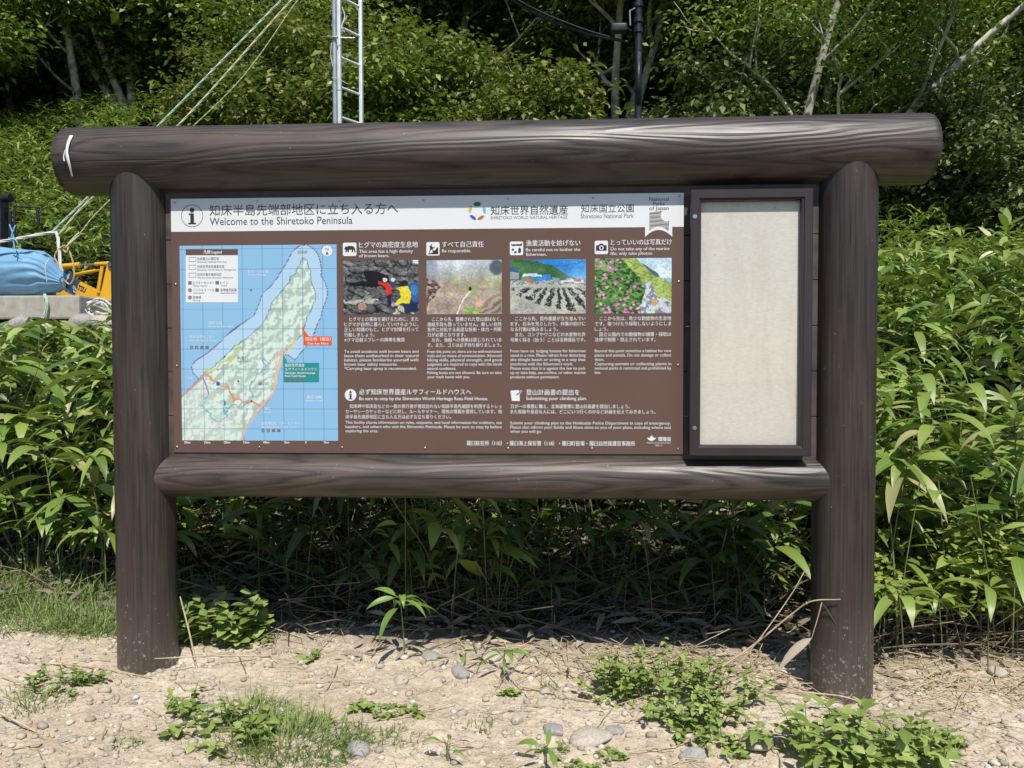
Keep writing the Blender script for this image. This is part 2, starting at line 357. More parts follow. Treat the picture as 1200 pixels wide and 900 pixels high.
# PANEL's world matrix is the identity (its data are in world coordinates), so its children are too
def q(u, v): p = P(u, v, PY); return np.array([p[0], p[2]])
L1, L2, L3, L4 = PY-.0006, PY-.0011, PY-.0016, PY-.0021
def flat(name, pts, y, mat, th=.0004):
    b = MB(); b.poly([tuple(p) for p in pts], y, y+th); return pin(b.obj(name, mat, smooth=False))
def rectp(u0, v0, u1, v1): return [q(u0, v1), q(u1, v1), q(u1, v0), q(u0, v0)]
def arcp(c, r, a0, a1, n=24, sy=1): return [np.array([c[0]+r*math.cos(t), c[1]+r*sy*math.sin(t)]) for t in np.linspace(a0, a1, n)]
# header band with the hanging tab
zt = 1.9775; zb = (q(300, 270.5)[1]+q(700, 267)[1])/2
tab0, tab1 = q(755.9, 270)[0], q(787.8, 270)[0]; ztab = q(770, 277.7)[1]; cxt = (tab0+tab1)/2
arch = [np.array([x, ztab+.028*(1-((x-cxt)/((tab1-tab0)/2))**2)]) for x in np.linspace(tab0, tab1, 17)]
flat('header_band', [(-1.5572, zt), (-1.5572, zb), (tab0, zb)]+arch+[(tab1, zb), (.5398, zb), (.5398, zt)], L1, M['white'])
e0, e1 = q(761, 255)[0], q(783.4, 255)[0]; ez = q(772, 248.7)[1]; eb = q(772, 270.6)[1]; cr = (e1-e0)*.36
def m_emblem():
    t = NT('grey_wave_print'); o = t.obj(); z = t.n('SeparateXYZ', Vector=o).outputs[2]
    w = t.math('FRACT', t.math('ADD', t.math('MULTIPLY', z, 62), t.math('MULTIPLY', t.noise(t.mapping(o, (14, 1, 1)), 1, 1), 1.1)))
    return t.bsdf(t.ramp(w, [(0, (.15, .13, .13)), (1, (.55, .53, .53))]), .5, .3)
em = [(e0, ez), (e0, eb)]+[(x, eb+.018*(1-((x-cxt)/((e1-e0)/2))**2)) for x in np.linspace(e0, e1, 13)]+[(e1, eb), (e1, ez-cr*1.25)]
em += [(e1-cr*.25+cr*math.cos(t)*.9, ez-cr*.45+cr*math.sin(t)*.9) for t in np.linspace(-1.2, -3.9, 14)]
flat('park_emblem', [np.array(p) for p in em], L2, m_emblem())
# writing
def txt(s, u0, v, em, u1=None, mat='white', bold=0, y=L2, name='lettering', xs=None, center=False, par=True):
    cu = bpy.data.curves.new('t', 'FONT'); cu.body = s; cu.size = 1; cu.resolution_u = 3
    ob = bpy.data.objects.new('t', cu); me = bpy.data.meshes.new_from_object(ob); bpy.data.objects.remove(ob); bpy.data.curves.remove(cu)
    n = len(me.vertices); a = np.empty(n*3); me.vertices.foreach_get('co', a); a = a.reshape(-1, 3)
    p0 = q(u0, v); ys = (q(u0, v-em)[1]-p0[1])
    indent = s.startswith('\u3000'); x0 = 0 if indent else a[:, 0].min(); w = a[:, 0].max()-x0
    sx = (q(u1, v)[0]-p0[0])/w if u1 else (ys if xs is None else xs)
    X = (a[:, 0]-x0)*sx
    if center: X -= w*sx/2
    V = np.stack([p0[0]+X, np.full(n, y), p0[1]+a[:, 1]*ys], 1)
    t = len(me.polygons); me.calc_loop_triangles(); f = np.empty(len(me.loop_triangles)*3, int); me.loop_triangles.foreach_get('vertices', f)
    bpy.data.meshes.remove(me); f = f.reshape(-1, 3)
    if bold > 0:                      # heavier strokes: the same letters once more, a hair to the side and in front
        V = np.concatenate([V, V+np.array([bold*2.4*ys, -.00012, bold*.7*ys])]); f = np.concatenate([f, f+n])
    return V, f, sx
def write(items, name, mat, label=None, parent=None):
    out = []                          # plain items: one object each; a block (list): one object for the paragraph
    for it in items:
        o = write1(it if isinstance(it, list) else [it], name, mat, None, parent); out.append(o)
        if label and len(out) == 1: o['label'] = label
    return out[0]
def write1(items, name, mat, label=None, parent=None):
    b = MB()
    for V, f, _ in items: b.add(V, f)
    o = b.obj(name, M[mat], smooth=False)
    if label: o['label'] = label
    return pin(o) if parent is None else o
def block(lines, u0, v0, pitch, u1, em, bold=.004):
    out = []; last = None
    for i, s in enumerate(lines):
        full = s.endswith('|'); s = s.rstrip('|')
        r = txt(s, u0, v0+i*pitch, em, u1 if full else None, xs=last, bold=bold); out.append(r)
        if full: last = r[2] if last is None else min(last*1.02, r[2])
    return out
write([txt('知床半島先端部地区に立ち入る方へ', 245.5, 252.0, 14.2, 466.5, bold=-.004), txt('Welcome to the Shiretoko Peninsula', 246, 263.9, 12.6, 413.1)], 'title_lettering', 'ink', 'dark Japanese and English title')
write([txt('知床世界自然遺産', 575, 251.4, 11.8, 665.3, bold=.004), txt('知床国立公園', 681, 248.6, 10.6, 742.6, bold=-.004)], 'title_lettering', 'ink')
write([txt('SHIRETOKO WORLD NATURAL HERITAGE', 574.8, 257.1, 5.2, 665), txt('Shiretoko National Park', 680.5, 256.0, 7.6, 742.6),
       txt('National', 760.6, 235.6, 6.3, 783.4, bold=.012), txt('Parks', 765.3, 240.8, 6.3, 778.8, bold=.012), txt('of Japan', 760.8, 246.2, 6.3, 783.4, bold=.012)], 'title_lettering', 'grey_ink')
HEADS = [(420.8, 289.7, 290.3, 'ヒグマの高密度生息地', 489.7, [('This area has a high density', 296.5, 483.9), ('of brown bears.', 301.6, 456)]),
         (518.0, 289, 289.8, 'すべて自己責任', 566.9, [('Be responsible.', 295.9, 551.9)]),
         (616.3, 288, 288.4, '漁業活動を妨げない', 680.1, [('Be careful not to bother the', 294.6, 680), ('fishermen.', 300.0, 640.6)]),
         (715.7, 287, 287.3, 'とっていいのは写真だけ', 787.2, [('Do not take any of the marine', 293.6, 784.4), ('life; only take photos.', 298.9, 765)])]
for u0, _, v, s, u1, en in HEADS:
    write([txt(s, u0, v-.3, 7.7, u1, bold=.008)]+[txt(e, u0, vv, 5.4, uu, bold=.006) for e, vv, uu in en], 'heading_lettering', 'white')
B = [(403.5, 490.4, 376.2, 6.05, 413.6, 4.97,
  ['　ヒグマとの事故を避けるために、また|', 'ヒグマが自然に暮らしていけるように、|', '正しい知識のもと、ヒグマ対策を行って|', '行動しましょう。', '※クマ忌避スプレーの携帯を推奨'],
  ['To avoid accidents with brown bears and|', 'leave them undisturbed in their natural|', 'habitat, please familiarize yourself with|', 'brown bear safety measures.', '*Carrying bear spray is recommended.']),
 (500.8, 587.7, 376.2, 6.05, 413.6, 4.95,
  ['　ここから先、整備された登山道はなく、|', '連絡手段も整っていません。厳しい自然|', '条件に対処する高度な技術・体力・判断|', '力が必要となります。', '　なお、漁船への便乗は禁じられていま|', 'す。また、ゴミは必ず持ち帰りましょう。|'],
  ['From this point on, there are no well-maintained|', 'trails and no means of communication. Advanced|', 'hiking skills, physical strength, and good|', 'judgment are required to cope with the harsh|', 'natural conditions.', 'Fishing boats are not allowed. Be sure to take|', 'your trash home with you.']),
 (598.2, 686.1, 375.5, 6.22, 413.0, 5.06,
  ['　ここから先、昆布番屋が立ち並んでい|', 'ます。石浜を荒らしたり、作業の妨げに|', 'なる行動は慎みましょう。', '　また、コンブやウニなどの水産物を許|', '可無く採る（拾う）ことは法律違反です。|'],
  ['From here on, lodging houses for fishermen|', 'stand in a row. Please refrain from disturbing|', 'the shingle beach or acting in a way that|', "interferes with the fishermen's work.", 'Please note that it is against the law to pick|', 'up or take kelp, sea urchins, or other marine|', 'products without permission.']),
 (697.0, 786.5, 375.3, 6.2, 412.8, 5.06,
  ['　ここから先は、希少な動植物の生息地|', 'です。傷つけたり採取しないようにしま|', 'しょう。', '　国立公園内での動植物の捕獲・採取は|', '法律で制限・禁止されています。'],
  ['Beyond this point stretches a habitat for rare|', 'plants and animals. Do not damage or collect|', 'them.', 'Capturing animals or collecting plants in|', 'national parks is restricted and prohibited by|', 'law.'])]
for u0, u1, vj, pj, ve, pe, J, E_ in B:
    write([block(J, u0, vj, pj, u1, 5.35), block(E_, u0, ve, pe, u1, 4.9, .004)], 'body_lettering', 'white')
write([txt('必ず知床世界遺産ルサフィールドハウスへ', 420.9, 462.0, 7.4, 552.2, bold=.008), txt('Be sure to stop by the Shiretoko World Heritage Rusa Field House.', 420.9, 468.9, 5.6, 571.6, bold=.01)], 'heading_lettering', 'white')
write([block(['　知床岬や知床岳などの一般の旅行者が普段訪れない知床半島先端部を利用するトレッ|', 'カーやシーカヤッカーなどに対し、ルールやマナー、現地の情報を提供しています。知|', '床半島先端部地区に立ち入る方は必ずお立ち寄りください。'], 405, 478, 6.15, 588, 5.3),
      block(['This facility shares information on rules, etiquette, and local information for trekkers, sea|', 'kayakers, and others who visit the Shiretoko Peninsula. Please be sure to stop by before|', 'exploring the area.'], 405, 496.5, 5.0, 588, 4.9, .004)], 'body_lettering', 'white')
write([txt('登山計画書の提出を', 616.6, 462.5, 7.4, 678.9, bold=.008), txt('Submitting your climbing plan.', 616.6, 468.7, 5.6, 687.6, bold=.01)], 'heading_lettering', 'white')
write([[txt('万が一の事態に備え、北海道警察に登山計画書を提出しましょう。', 598.2, 478.2, 5.3, 738, bold=.008), txt('また家族や身近な人には、どこにいつ行くのかなど計画を伝えておきましょう。', 598.2, 484.4, 5.3, 768, bold=.008)],
      block(['Submit your climbing plan to the Hokkaido Police Department in case of emergency.|', 'Please also inform your family and those close to you of your plans, including where and|', 'when you will go.'], 598, 497.2, 4.95, 785.8, 4.9, .004)], 'body_lettering', 'white')
write([txt('羅臼駐在所（110）・羅臼海上保安署（118）・羅臼町役場・羅臼自然保護官事務所', 547, 521.6, 6.3, 744, bold=.01),
       txt('環境省', 771, 516.7, 5.6, 786, bold=.03), txt('Ministry of the Environment', 758, 519.6, 2.3, 786, bold=.01), txt('2021.3', 768, 522.8, 2.6, 776, bold=.01)], 'footer_lettering', 'white')
# ministry emblem: a bowl shape with a peak
mm = [q(758, 512.5), q(760, 515.5), q(763.5, 517), q(767, 515.5), q(769.2, 512.3), q(766.5, 513.6), q(763.8, 510.0), q(761, 513.4)]
flat('ministry_emblem', mm, L1, M['white'])
# round information pictograms
def info(u, v, r, ring, letter, fill):
    c = q(u, v); R = q(u+r, v)[0]-c[0]; b = MB()
    if ring: b.disc(c, R, L2, L2+.0004, 48, R*.955)
    else: b.disc(c, R, L2, L2+.0004, 40)
    pin(b.obj('information_pictogram', M[fill], smooth=False)); b = MB()
    b.disc(c+np.array([0, R*.5]), R*.2, L3, L3+.0004, 24)
    k = R; g = [(-.3, .22), (.17, .22), (.17, -.62), (.36, -.62), (.36, -.74), (-.36, -.74), (-.36, -.62), (-.16, -.62), (-.16, .1), (-.3, .1)]
    b.poly([(c[0]+a*k, c[1]+d*k) for a, d in g], L3, L3+.0004); pin(b.obj('information_letter', M[letter], smooth=False))
info(225.2, 253, 12.8, True, 'ink', 'ink'); info(410.9, 462.9, 6.8, False, 'ink', 'white')
# swirl logo: five petals round a ring
lc = q(559.3, 247.8); LR = q(568.8, 247.8)[0]-lc[0]
for a, mname in ((90, 'p_green'), (162, 'p_yellow'), (234, 'p_blue'), (300, 'p_red'), (10, 'p_sky')):
    a = math.radians(a); cx, cz = lc[0]+LR*math.cos(a)*.9, lc[1]+LR*math.sin(a)*.9; pts = []
    for t in np.linspace(0, 2*PI, 14, endpoint=False):
        l, w = LR*.46*math.cos(t), LR*.2*math.sin(t)*(1 if mname != 'p_green' else 1.4)
        pts.append(np.array([cx-l*math.sin(a)+w*math.cos(a), cz+l*math.cos(a)+w*math.sin(a)]))
    flat('logo_petal', pts, L2, M[mname])
# the four square pictograms
def rrect(u0, v0, u1, v1, y, mat, name='pictogram'):
    a, c = q(u0, v1), q(u1, v0); r = (c[0]-a[0])*.12; pts = []
    for cx, cz, t0 in ((c[0]-r, c[1]-r, 0), (a[0]+r, c[1]-r, PI/2), (a[0]+r, a[1]+r, PI), (c[0]-r, a[1]+r, 1.5*PI)): pts += arcp((cx, cz), r, t0, t0+PI/2, 6)
    flat(name, pts, y, mat); return a, c-a
IC = [(401.9, 284.3, 417.7, 300.1), (499.7, 283.7, 515.1, 299.6), (597.5, 283, 613.1, 299.1), (696.9, 282, 712.5, 297.9)]
def glyph(a, s, shapes, name='pictogram_glyph', mat='ink'):
    b = MB()
    for pts in shapes: b.poly([(a[0]+x*s[0], a[1]+z*s[1]) for x, z in pts], L2, L2+.0004)
    pin(b.obj(name, M[mat], smooth=False))
a, s = rrect(*IC[0], L1, M['white'])
glyph(a, s, [[(.1, .5), (.14, .62), (.2, .72), (.3, .7), (.42, .76), (.62, .76), (.78, .72), (.88, .6), (.93, .42), (.95, .28), (.86, .28), (.83, .42), (.78, .5), (.74, .28), (.64, .28), (.66, .48), (.46, .46), (.44, .28), (.34, .28), (.33, .44), (.26, .28), (.17, .28), (.22, .48), (.16, .5)]])
a, s = rrect(*IC[1], L1, M['white'])
glyph(a, s, [[(.12, .1), (.9, .1), (.9, .62), (.78, .58), (.7, .42), (.56, .36), (.44, .2), (.2, .18)],
             [(.34, .8), (.4, .86), (.46, .8), (.4, .74)], [(.24, .72), (.4, .74), (.5, .6), (.66, .66), (.66, .61), (.5, .52), (.46, .46), (.56, .38), (.5, .28), (.46, .3), (.48, .38), (.36, .46), (.28, .3), (.22, .2), (.18, .22), (.26, .4), (.28, .56)]])
a, s = rrect(*IC[2], L1, M['white'])
glyph(a, s, [[(.1, .84), (.2, .78), (.3, .82), (.42, .78), (.54, .82), (.68, .79), (.84, .84), (.9, .92), (.92, .7), (.74, .68), (.5, .7), (.3, .67), (.12, .7)], [(.12, .42), (.22, .5), (.32, .42), (.28, .34), (.16, .34)], [(.3, .24), (.4, .3), (.52, .26), (.5, .16), (.36, .14)], [(.62, .3), (.66, .5), (.76, .56), (.84, .44), (.84, .24), (.74, .14), (.64, .18)]])
a, s = rrect(*IC[3], L1, M['white'])
glyph(a, s, [[(.1, .25), (.1, .66), (.3, .66), (.36, .78), (.62, .78), (.68, .66), (.9, .66), (.9, .25)]])
b = MB(); c = a+s*np.array([.5, .47]); b.disc(c, s[0]*.17, L3, L3+.0004, 24, s[0]*.1); pin(b.obj('pictogram_glyph', M['white'], smooth=False))
pg = [q(598.2, 457.8), q(599.8, 469.8), q(609.2, 470), q(608.8, 462), q(612, 458.8), q(610.6, 457.2), q(608, 459.4), q(608, 457)]
flat('pictogram', pg, L1, M['white'])
b = MB(); b.poly([q(604.5, 463.2), q(605.2, 462.3), q(611, 457.9), q(611.6, 458.6), q(606, 463.2)], L2, L2+.0004); pin(b.obj('pictogram_glyph', M['ink'], smooth=False))
# screws of the panel
for u, v in [(205, 237.4), (301.5, 236.5), (398, 235.8), (496.3, 235), (595.2, 233.3), (695, 232), (796, 230), (207.5, 523.6), (304, 523.9), (400.8, 524.3), (498, 524.8), (595.5, 525.1), (693.6, 525.5), (794.5, 526), (206, 333), (207.2, 428.5), (795.3, 330), (794.5, 427.5)]:
    c = q(u, v); b = MB(); k = 14
    for i in range(3):
        pass
    th = np.arange(k)*2*PI/k; rs = [.0046, .0044, .003, .0001]; ys = [0, -.0012, -.0024, -.0028]; V = []
    for r_, y_ in zip(rs, ys): V += [(c[0]+r_*math.cos(t), L2+y_, c[1]+r_*math.sin(t)) for t in th]
    i = np.arange(3)[:, None]*k; j = np.arange(k)[None]; b.add(V, np.stack([i+j, i+(j+1) % k, i+k+(j+1) % k, i+k+j], -1).reshape(-1, 4))
    pin(b.obj('screw', M['steel']))
# ------------------------------------------------------------------ painted prints: colours on a fine grid of vertices
def m_print(name='colour_print'):
    t = NT(name); a = t.n('Attribute', attribute_name='Col'); return t.bsdf(a.outputs['Color'], .4, .3)
M['print'] = m_print()
def picture(name, u0, v0, u1, v1, nx, ny, fn, y, label, gain=1.0):
    a, c = q(u0, v1), q(u1, v0)
    U, V = np.meshgrid(np.linspace(0, 1, nx), np.linspace(0, 1, ny))
    rgb = np.clip(fn(U, V), 0, 1); X = a[0]+U*(c[0]-a[0]); Z = c[1]-V*(c[1]-a[1]); b = MB()
    i = np.arange(ny-1)[:, None]*nx+np.arange(nx-1)[None]
    b.add(np.stack([X, np.full_like(X, y), Z], -1).reshape(-1, 3), np.stack([i, i+nx, i+nx+1, i+1], -1).reshape(-1, 4))
    o = b.obj(name, M['print'], smooth=False); at = o.data.color_attributes.new('Col', 'FLOAT_COLOR', 'POINT')
    at.data.foreach_set('color', np.concatenate([np.clip(lin(rgb)*gain, 0, .85), np.ones(rgb.shape[:2]+(1,))], -1).ravel())
    o['label'] = label; return pin(o)
def C3(U, c): return np.broadcast_to(np.array(c, float), U.shape+(3,)).copy()
def lay(img, m, c): m = np.clip(m, 0, 1)[..., None]; return img*(1-m)+np.asarray(c, float)*m
def inpoly(U, V, pts):
    r = np.zeros(U.shape, bool); n = len(pts)
    for i in range(n):
        (x0, y0), (x1, y1) = pts[i], pts[(i+1) % n]
        if y0 == y1: continue
        r ^= ((y0 > V) != (y1 > V)) & (U < (x1-x0)*(V-y0)/(y1-y0)+x0)
    return r*1.0
def dline(U, V, pts, asp=1):
    d = np.full(U.shape, 9.0)
    for (x0, y0), (x1, y1) in zip(pts[:-1], pts[1:]):
        dx, dy = x1-x0, (y1-y0)*asp; t = np.clip(((U-x0)*dx+(V-y0)*asp*dy)/(dx*dx+dy*dy+1e-12), 0, 1)
        d = np.minimum(d, np.hypot(U-x0-t*dx, (V-y0)*asp-t*dy))
    return d
def ell(U, V, x, y, a, b_, rot=0):
    c, s_ = math.cos(rot), math.sin(rot); X = (U-x)*c+(V-y)*s_; Y = -(U-x)*s_+(V-y)*c
    return ((X/a)**2+(Y/b_)**2 < 1)*1.0
def vor(x, y):
    xi, yi = np.floor(x).astype(int), np.floor(y).astype(int); d1 = np.full(x.shape, 9.0); d2 = d1.copy(); idv = np.zeros(x.shape)
    for i in (-1, 0, 1):
        for j in (-1, 0, 1):
            a, b_ = xi+i, yi+j; px = a+_tab[a % 256, b_ % 256]; py = b_+_tab[(b_+91) % 256, a % 256]; d = np.hypot(x-px, y-py)
            n = d < d1; d2 = np.where(n, d1, np.minimum(d2, d)); idv = np.where(n, _tab[(a*7) % 256, (b_*3) % 256], idv); d1 = np.minimum(d1, d)
    return d1, d2-d1, idv
def photo(fn):                        # irregular outlines and print grain over a painted scene
    def g(U, V):
        wu, wv_ = (fbm(U*9+3, V*7+7, 4)-.5)*.04, (fbm(U*9+33, V*7+17, 4)-.5)*.055
        img = fn(U+wu, V+wv_); a = fbm(U*55+fn(U, V)[..., 0]*3, V*42, 3)-.5; return img*(1+.32*a)[..., None]*(1+.25*(fbm(U*7, V*6+40, 2)-.5))[..., None]
    return g
def ph1(U, V):
    w = fbm(U*6, V*6)*1.4; d, e, idv = vor(U*6+w*2, V*7+w*1.5); n = fbm(U*40, V*40, 3); n2 = fbm(U*9, V*14, 4)
    g = .42+.28*(n-.5)+.35*(n2-.5)+.12*(idv-.5); g *= .35+.65*sst(e, .02, .22)
    img = np.stack([g, g*1.01, g*1.02], -1)
    img = lay(img, inpoly(U, V, [(.26, .2), (.44, .2), (.6, .3), (.62, .46), (.4, .5), (.1, .47), (.06, .42), (.3, .38)])*.92, (.06, .06, .08))
    img = lay(img, (V > .72)*(idv > .55)*.8*(e > .08), (.76, .77, .7)); img = lay(img, ell(U, V, .25, .86, .05, .07), (.76, .6, .52))
    img = lay(img, (V < .06)*(U > .93), (.8, .9, .97))
    img = lay(img, inpoly(U, V, [(.57, .6), (.63, .6), (.64, .84), (.59, .84)]), (.1, .12, .25))
    img = lay(img, inpoly(U, V, [(.54, .42), (.6, .4), (.64, .5), (.64, .62), (.58, .66), (.56, .5), (.47, .44), (.47, .38)]), (.9, .2, .16)); img = lay(img, ell(U, V, .555, .37, .03, .035), (.75, .8, .75))
    img = lay(img, ell(U, V, .67, .42, .04, .1), (.25, .25, .4)); img = lay(img, ell(U, V, .665, .355, .032, .035), (.85, .85, .88))
    img = lay(img, inpoly(U, V, [(.86, .44), (1, .4), (1, .78), (.9, .74)]), (.16, .36, .6)); img = lay(img, ell(U, V, .95, .55, .05, .1), (.25, .5, .72))
    img = lay(img, inpoly(U, V, [(.8, .78), (1, .78), (1, .95), (.82, 1)]), (.12, .18, .3))
    img = lay(img, inpoly(U, V, [(.78, .5), (.86, .48), (.9, .6), (.88, .8), (.8, .8), (.68, .84), (.68, .8), (.77, .7), (.76, .58), (.7, .52)]), (.85, .78, .2)); img = lay(img, ell(U, V, .81, .43, .055, .06), (.15, .12, .12))
    return lay(img, ell(U, V, .67, .82, .03, .03), (.75, .55, .7))
def ph2(U, V):
    n = fbm(U*8, V*8, 5); n2 = fbm(U*22, V*22, 4); d, e, _ = vor(U*9+n, V*9+n)
    img = lay(C3(U, (.74, .67, .60)), n2*1.1-.2, (.58, .53, .49)); img = lay(img, sst(n, .5, .65)*.5, (.84, .74, .64))
    img *= (.86+.14*sst(e, 0, .2))[..., None]
    img = lay(img, sst(n+U*.5-abs(V-.4)*.5, .62, .8)*.6, (.6, .68, .4))
    img = lay(img, (1-sst(V, .05, .45+.2*n))*.85, (.72, .77, .82)); img = lay(img, (1-sst(V, .0, .25))*sst(U, .1, .3)*(1-sst(U, .4, .7))*.8, (.88, .92, .96))
    img = lay(img, (1-sst(np.hypot((U-.05)/.14, (V-.2)/.25), .6, 1.1))*.45, (.45, .48, .55))
    img = lay(img, (1-sst(np.hypot((U-.93)/.1, (V-.14)/.15), .7, 1.1))*.8, (.25, .28, .32))
    bo = inpoly(U, V, [(.66, .8), (.78, .58), (.98, .5), (1, .5), (1, 1), (.7, 1)]); st = .5+.5*np.sin((U*.8+V*.9+n*.12)*50)
    img = lay(img, bo, (.68, .62, .56)); img = lay(img, bo*st*sst(U+V, 1.45, 1.7)*.7, (.35, .3, .28)); img = lay(img, (1-sst(np.hypot((U-.7)/.06, (V-.8)/.07), .5, 1.1))*.7, (.9, .65, .5))
    img = lay(img, inpoly(U, V, [(0, .34), (.1, .36), (.18, .5), (.1, .66), (.02, .78), (0, .9)])*sst(n2, .3, .6), (.3, .22, .2))
    img = lay(img, (dline(U, V, [(.4, 1), (.43, .88), (.5, .7), (.58, .58)], .72) < .008)*1.0, (.9, .9, .88)); img = lay(img, ell(U, V, .58, .53, .022, .04), (.12, .14, .1))
    return lay(img, (V > .88)*(abs(U-.62) < .12)*(n2 > .42)*.8, (.45, .65, .25))
def ph3(U, V):
    n = fbm(U*10, V*10, 4); f = fbm(U*60, V*60, 3)
    img = lay(C3(U, (.16, .5, .82)), sst(U, .5, 1)*.35+.5*sst(V, .1, .4), (.55, .76, .9))
    hill = inpoly(U, V, [(0, 0), (.3, 0), (.55, .12), (.75, .28), (.88, .36), (.88, .42), (0, .42)]); img = lay(img, hill, (.2, .38, .22)); img = lay(img, hill*sst(n, .4, .65)*.6, (.38, .52, .34)); img = lay(img, hill*sst(U, .55, .9)*.5, (.6, .72, .72))
    img = lay(img, (V > .38), (.72, .74, .7)); img = lay(img, (V > .38)*(V < .46)*(f > .5)*.7, (.35, .38, .42))
    for x, y, w, h, c in [(0, .16, .11, .2, (.6, .62, .64)), (0, .16, .11, .07, (.2, .36, .58)), (.14, .3, .16, .1, (.5, .55, .5)), (.16, .26, .2, .05, (.8, .92, .9)), (.28, .3, .14, .1, (.25, .55, .75)), (.28, .29, .14, .03, (.75, .93, .95)), (.42, .28, .12, .1, (.2, .5, .8)), (.22, .37, .08, .05, (.85, .45, .3)), (.56, .34, .1, .07, (.55, .6, .65)), (.68, .38, .3, .05, (.85, .86, .88)), (.84, .37, .1, .04, (.85, .4, .35)), (.74, .34, .08, .04, (.6, .75, .8))]:
        img = lay(img, (U > x)*(U < x+w)*(V > y)*(V < y+h), c)
    gr = (V > .5)
    fan = np.arctan2(V-.25, U-.62)*26+np.sin(n*8); k = (np.sin(fan) > -.15)*sst(V, .5, .56)*(V < .97-.0*U)*inpoly(U, V, [(0, .44), (1, .5), (1, 1), (.82, .97), (.35, .82), (.0, .6)])
    img = lay(img, gr*.6, (.74, .73, .68)); img = lay(img, gr*(f > .55)*.4, (.5, .5, .46)); img = lay(img, k*sst(f, .2, .5)*.92, (.13, .14, .15))
    return lay(img, (dline(U, V, [(.6, .14), (1, .04)], .72) < .004)*.6, (.2, .3, .4))
def ph4(U, V):
    n = fbm(U*12, V*12, 4); f = fbm(U*38, V*38, 3); d, e, idv = vor(U*22, V*18)
    img = lay(C3(U, (.72, .84, .92)), sst(fbm(U*3, V*8, 3), .4, .7)*.6, (.92, .95, .97)); img = lay(img, (V > .36), (.6, .78, .9))
    img = lay(img, inpoly(U, V, [(.45, -.02), (.55, .05), (.7, .17), (.8, .24), (.85, .34), (.8, .38), (.6, .3)]), (.3, .42, .42))
    sl = inpoly(U, V, [(-.1, -.1), (.48, -.1), (.62, .12), (.78, .32), (1.1, .48), (1.1, 1.1), (-.1, 1.1)]); img = lay(img, sl, (.62, .7, .36)); img = lay(img, sl*(f > .55)*.6, (.75, .76, .5)); img = lay(img, sl*(f < .4)*.5, (.36, .5, .22))
    rk = inpoly(U, V, [(.6, .5), (.72, .42), (.82, .7), (1, .78), (1, 1.1), (.55, 1.1)]); img = lay(img, rk, (.78, .8, .82)); img = lay(img, rk*(fbm(U*26, V*20, 2) < .42)*.8, (.42, .46, .52)); img = lay(img, ell(U, V, .78, .8, .04, .05), (.75, .6, .4))
    bu = inpoly(U, V, [(-.1, -.1), (.28, -.1), (.5, .22), (.62, .42), (.66, .6), (.6, .85), (.6, 1.1), (-.1, 1.1)]); img = lay(img, bu, (.22, .4, .17)); img = lay(img, bu*(f > .5)*.8, (.42, .62, .3)); img = lay(img, bu*(f < .36)*.8, (.1, .18, .1)); img = lay(img, bu*(U < .25)*(V < .4)*(n > .5)*.6, (.65, .72, .5))
    fl = bu*(d < .45)*(idv > .62)*sst(fbm(U*4+3, V*4, 2)+.25*(1-abs(U+.1-V*.6)*2), .42, .6); return lay(lay(img, fl, (.86, .42, .72)), fl*(f > .55), (.93, .68, .86))
picture('photograph', 402.8, 304.6, 490.2, 368.5, 150, 110, photo(ph1), L1, 'printed photograph of hikers in red and yellow among grey boulders', .95)
picture('photograph', 500.1, 304.4, 587.9, 368.4, 150, 110, photo(ph2), L1, 'printed photograph of a misty rocky slope with a rope', .95)
picture('photograph', 597.9, 303.7, 686.6, 367.9, 150, 110, photo(ph3), L1, 'printed photograph of dark kelp drying on a gravel beach', .95)
picture('photograph', 696.9, 302.2, 787.0, 367.5, 150, 110, photo(ph4), L1, 'printed photograph of pink flowers above a rocky shore', .95)
# map
z3 = lambda L: [(210+x/6.316, 280+y/6.316) for x, y in L]
z2 = lambda L: [(200+x/5.295, 370+y/5.295) for x, y in L]
MU0, MV0, MU1, MV1 = 213.6, 286.4, 394.4, 516.0
east = z3([(930,140),(955,165),(960,200),(975,230),(975,280),(985,330),(1000,375),(1015,420),(1005,450),(990,480),(975,520),(970,545),(945,580),(940,620),(925,660)])+z2([(815,110),(780,150),(740,200),(700,235),(685,270),(675,310),(655,360),(655,420),(640,470),(610,520),(570,565),(520,620),(480,670),(450,730),(437,775)])
west = z3([(915,150),(900,180),(880,215),(870,250),(830,275),(825,310),(800,340),(770,375),(740,410),(710,440),(690,470),(680,510),(660,550),(640,590),(610,640),(560,670)])+z2([(520,95),(480,130),(440,160),(400,190),(350,240),(310,280),(270,310),(230,335),(200,370),(170,400),(130,440),(60,505),(50,775)])
zw = z3([(915,42),(880,60),(840,100),(805,170),(765,230),(730,290),(680,350),(625,400),(600,470),(560,565),(490,610),(420,650),(350,720)])+z2([(440,50),(370,105),(290,180),(230,230),(160,275),(135,310),(145,350),(170,375),(182,395)])
ze = z3([(915,42),(960,45),(1000,75),(1030,110),(1045,160),(1055,220),(1050,270),(1080,320),(1095,370),(1095,420),(1075,480),(1055,530),(1050,570),(1015,640),(990,710)])+z2([(905,60),(890,115),(825,205),(770,270),(730,240),(697,235)])
def nm(L): return [((x-MU0)/(MU1-MU0), (y-MV0)/(MV1-MV0)) for x, y in L]
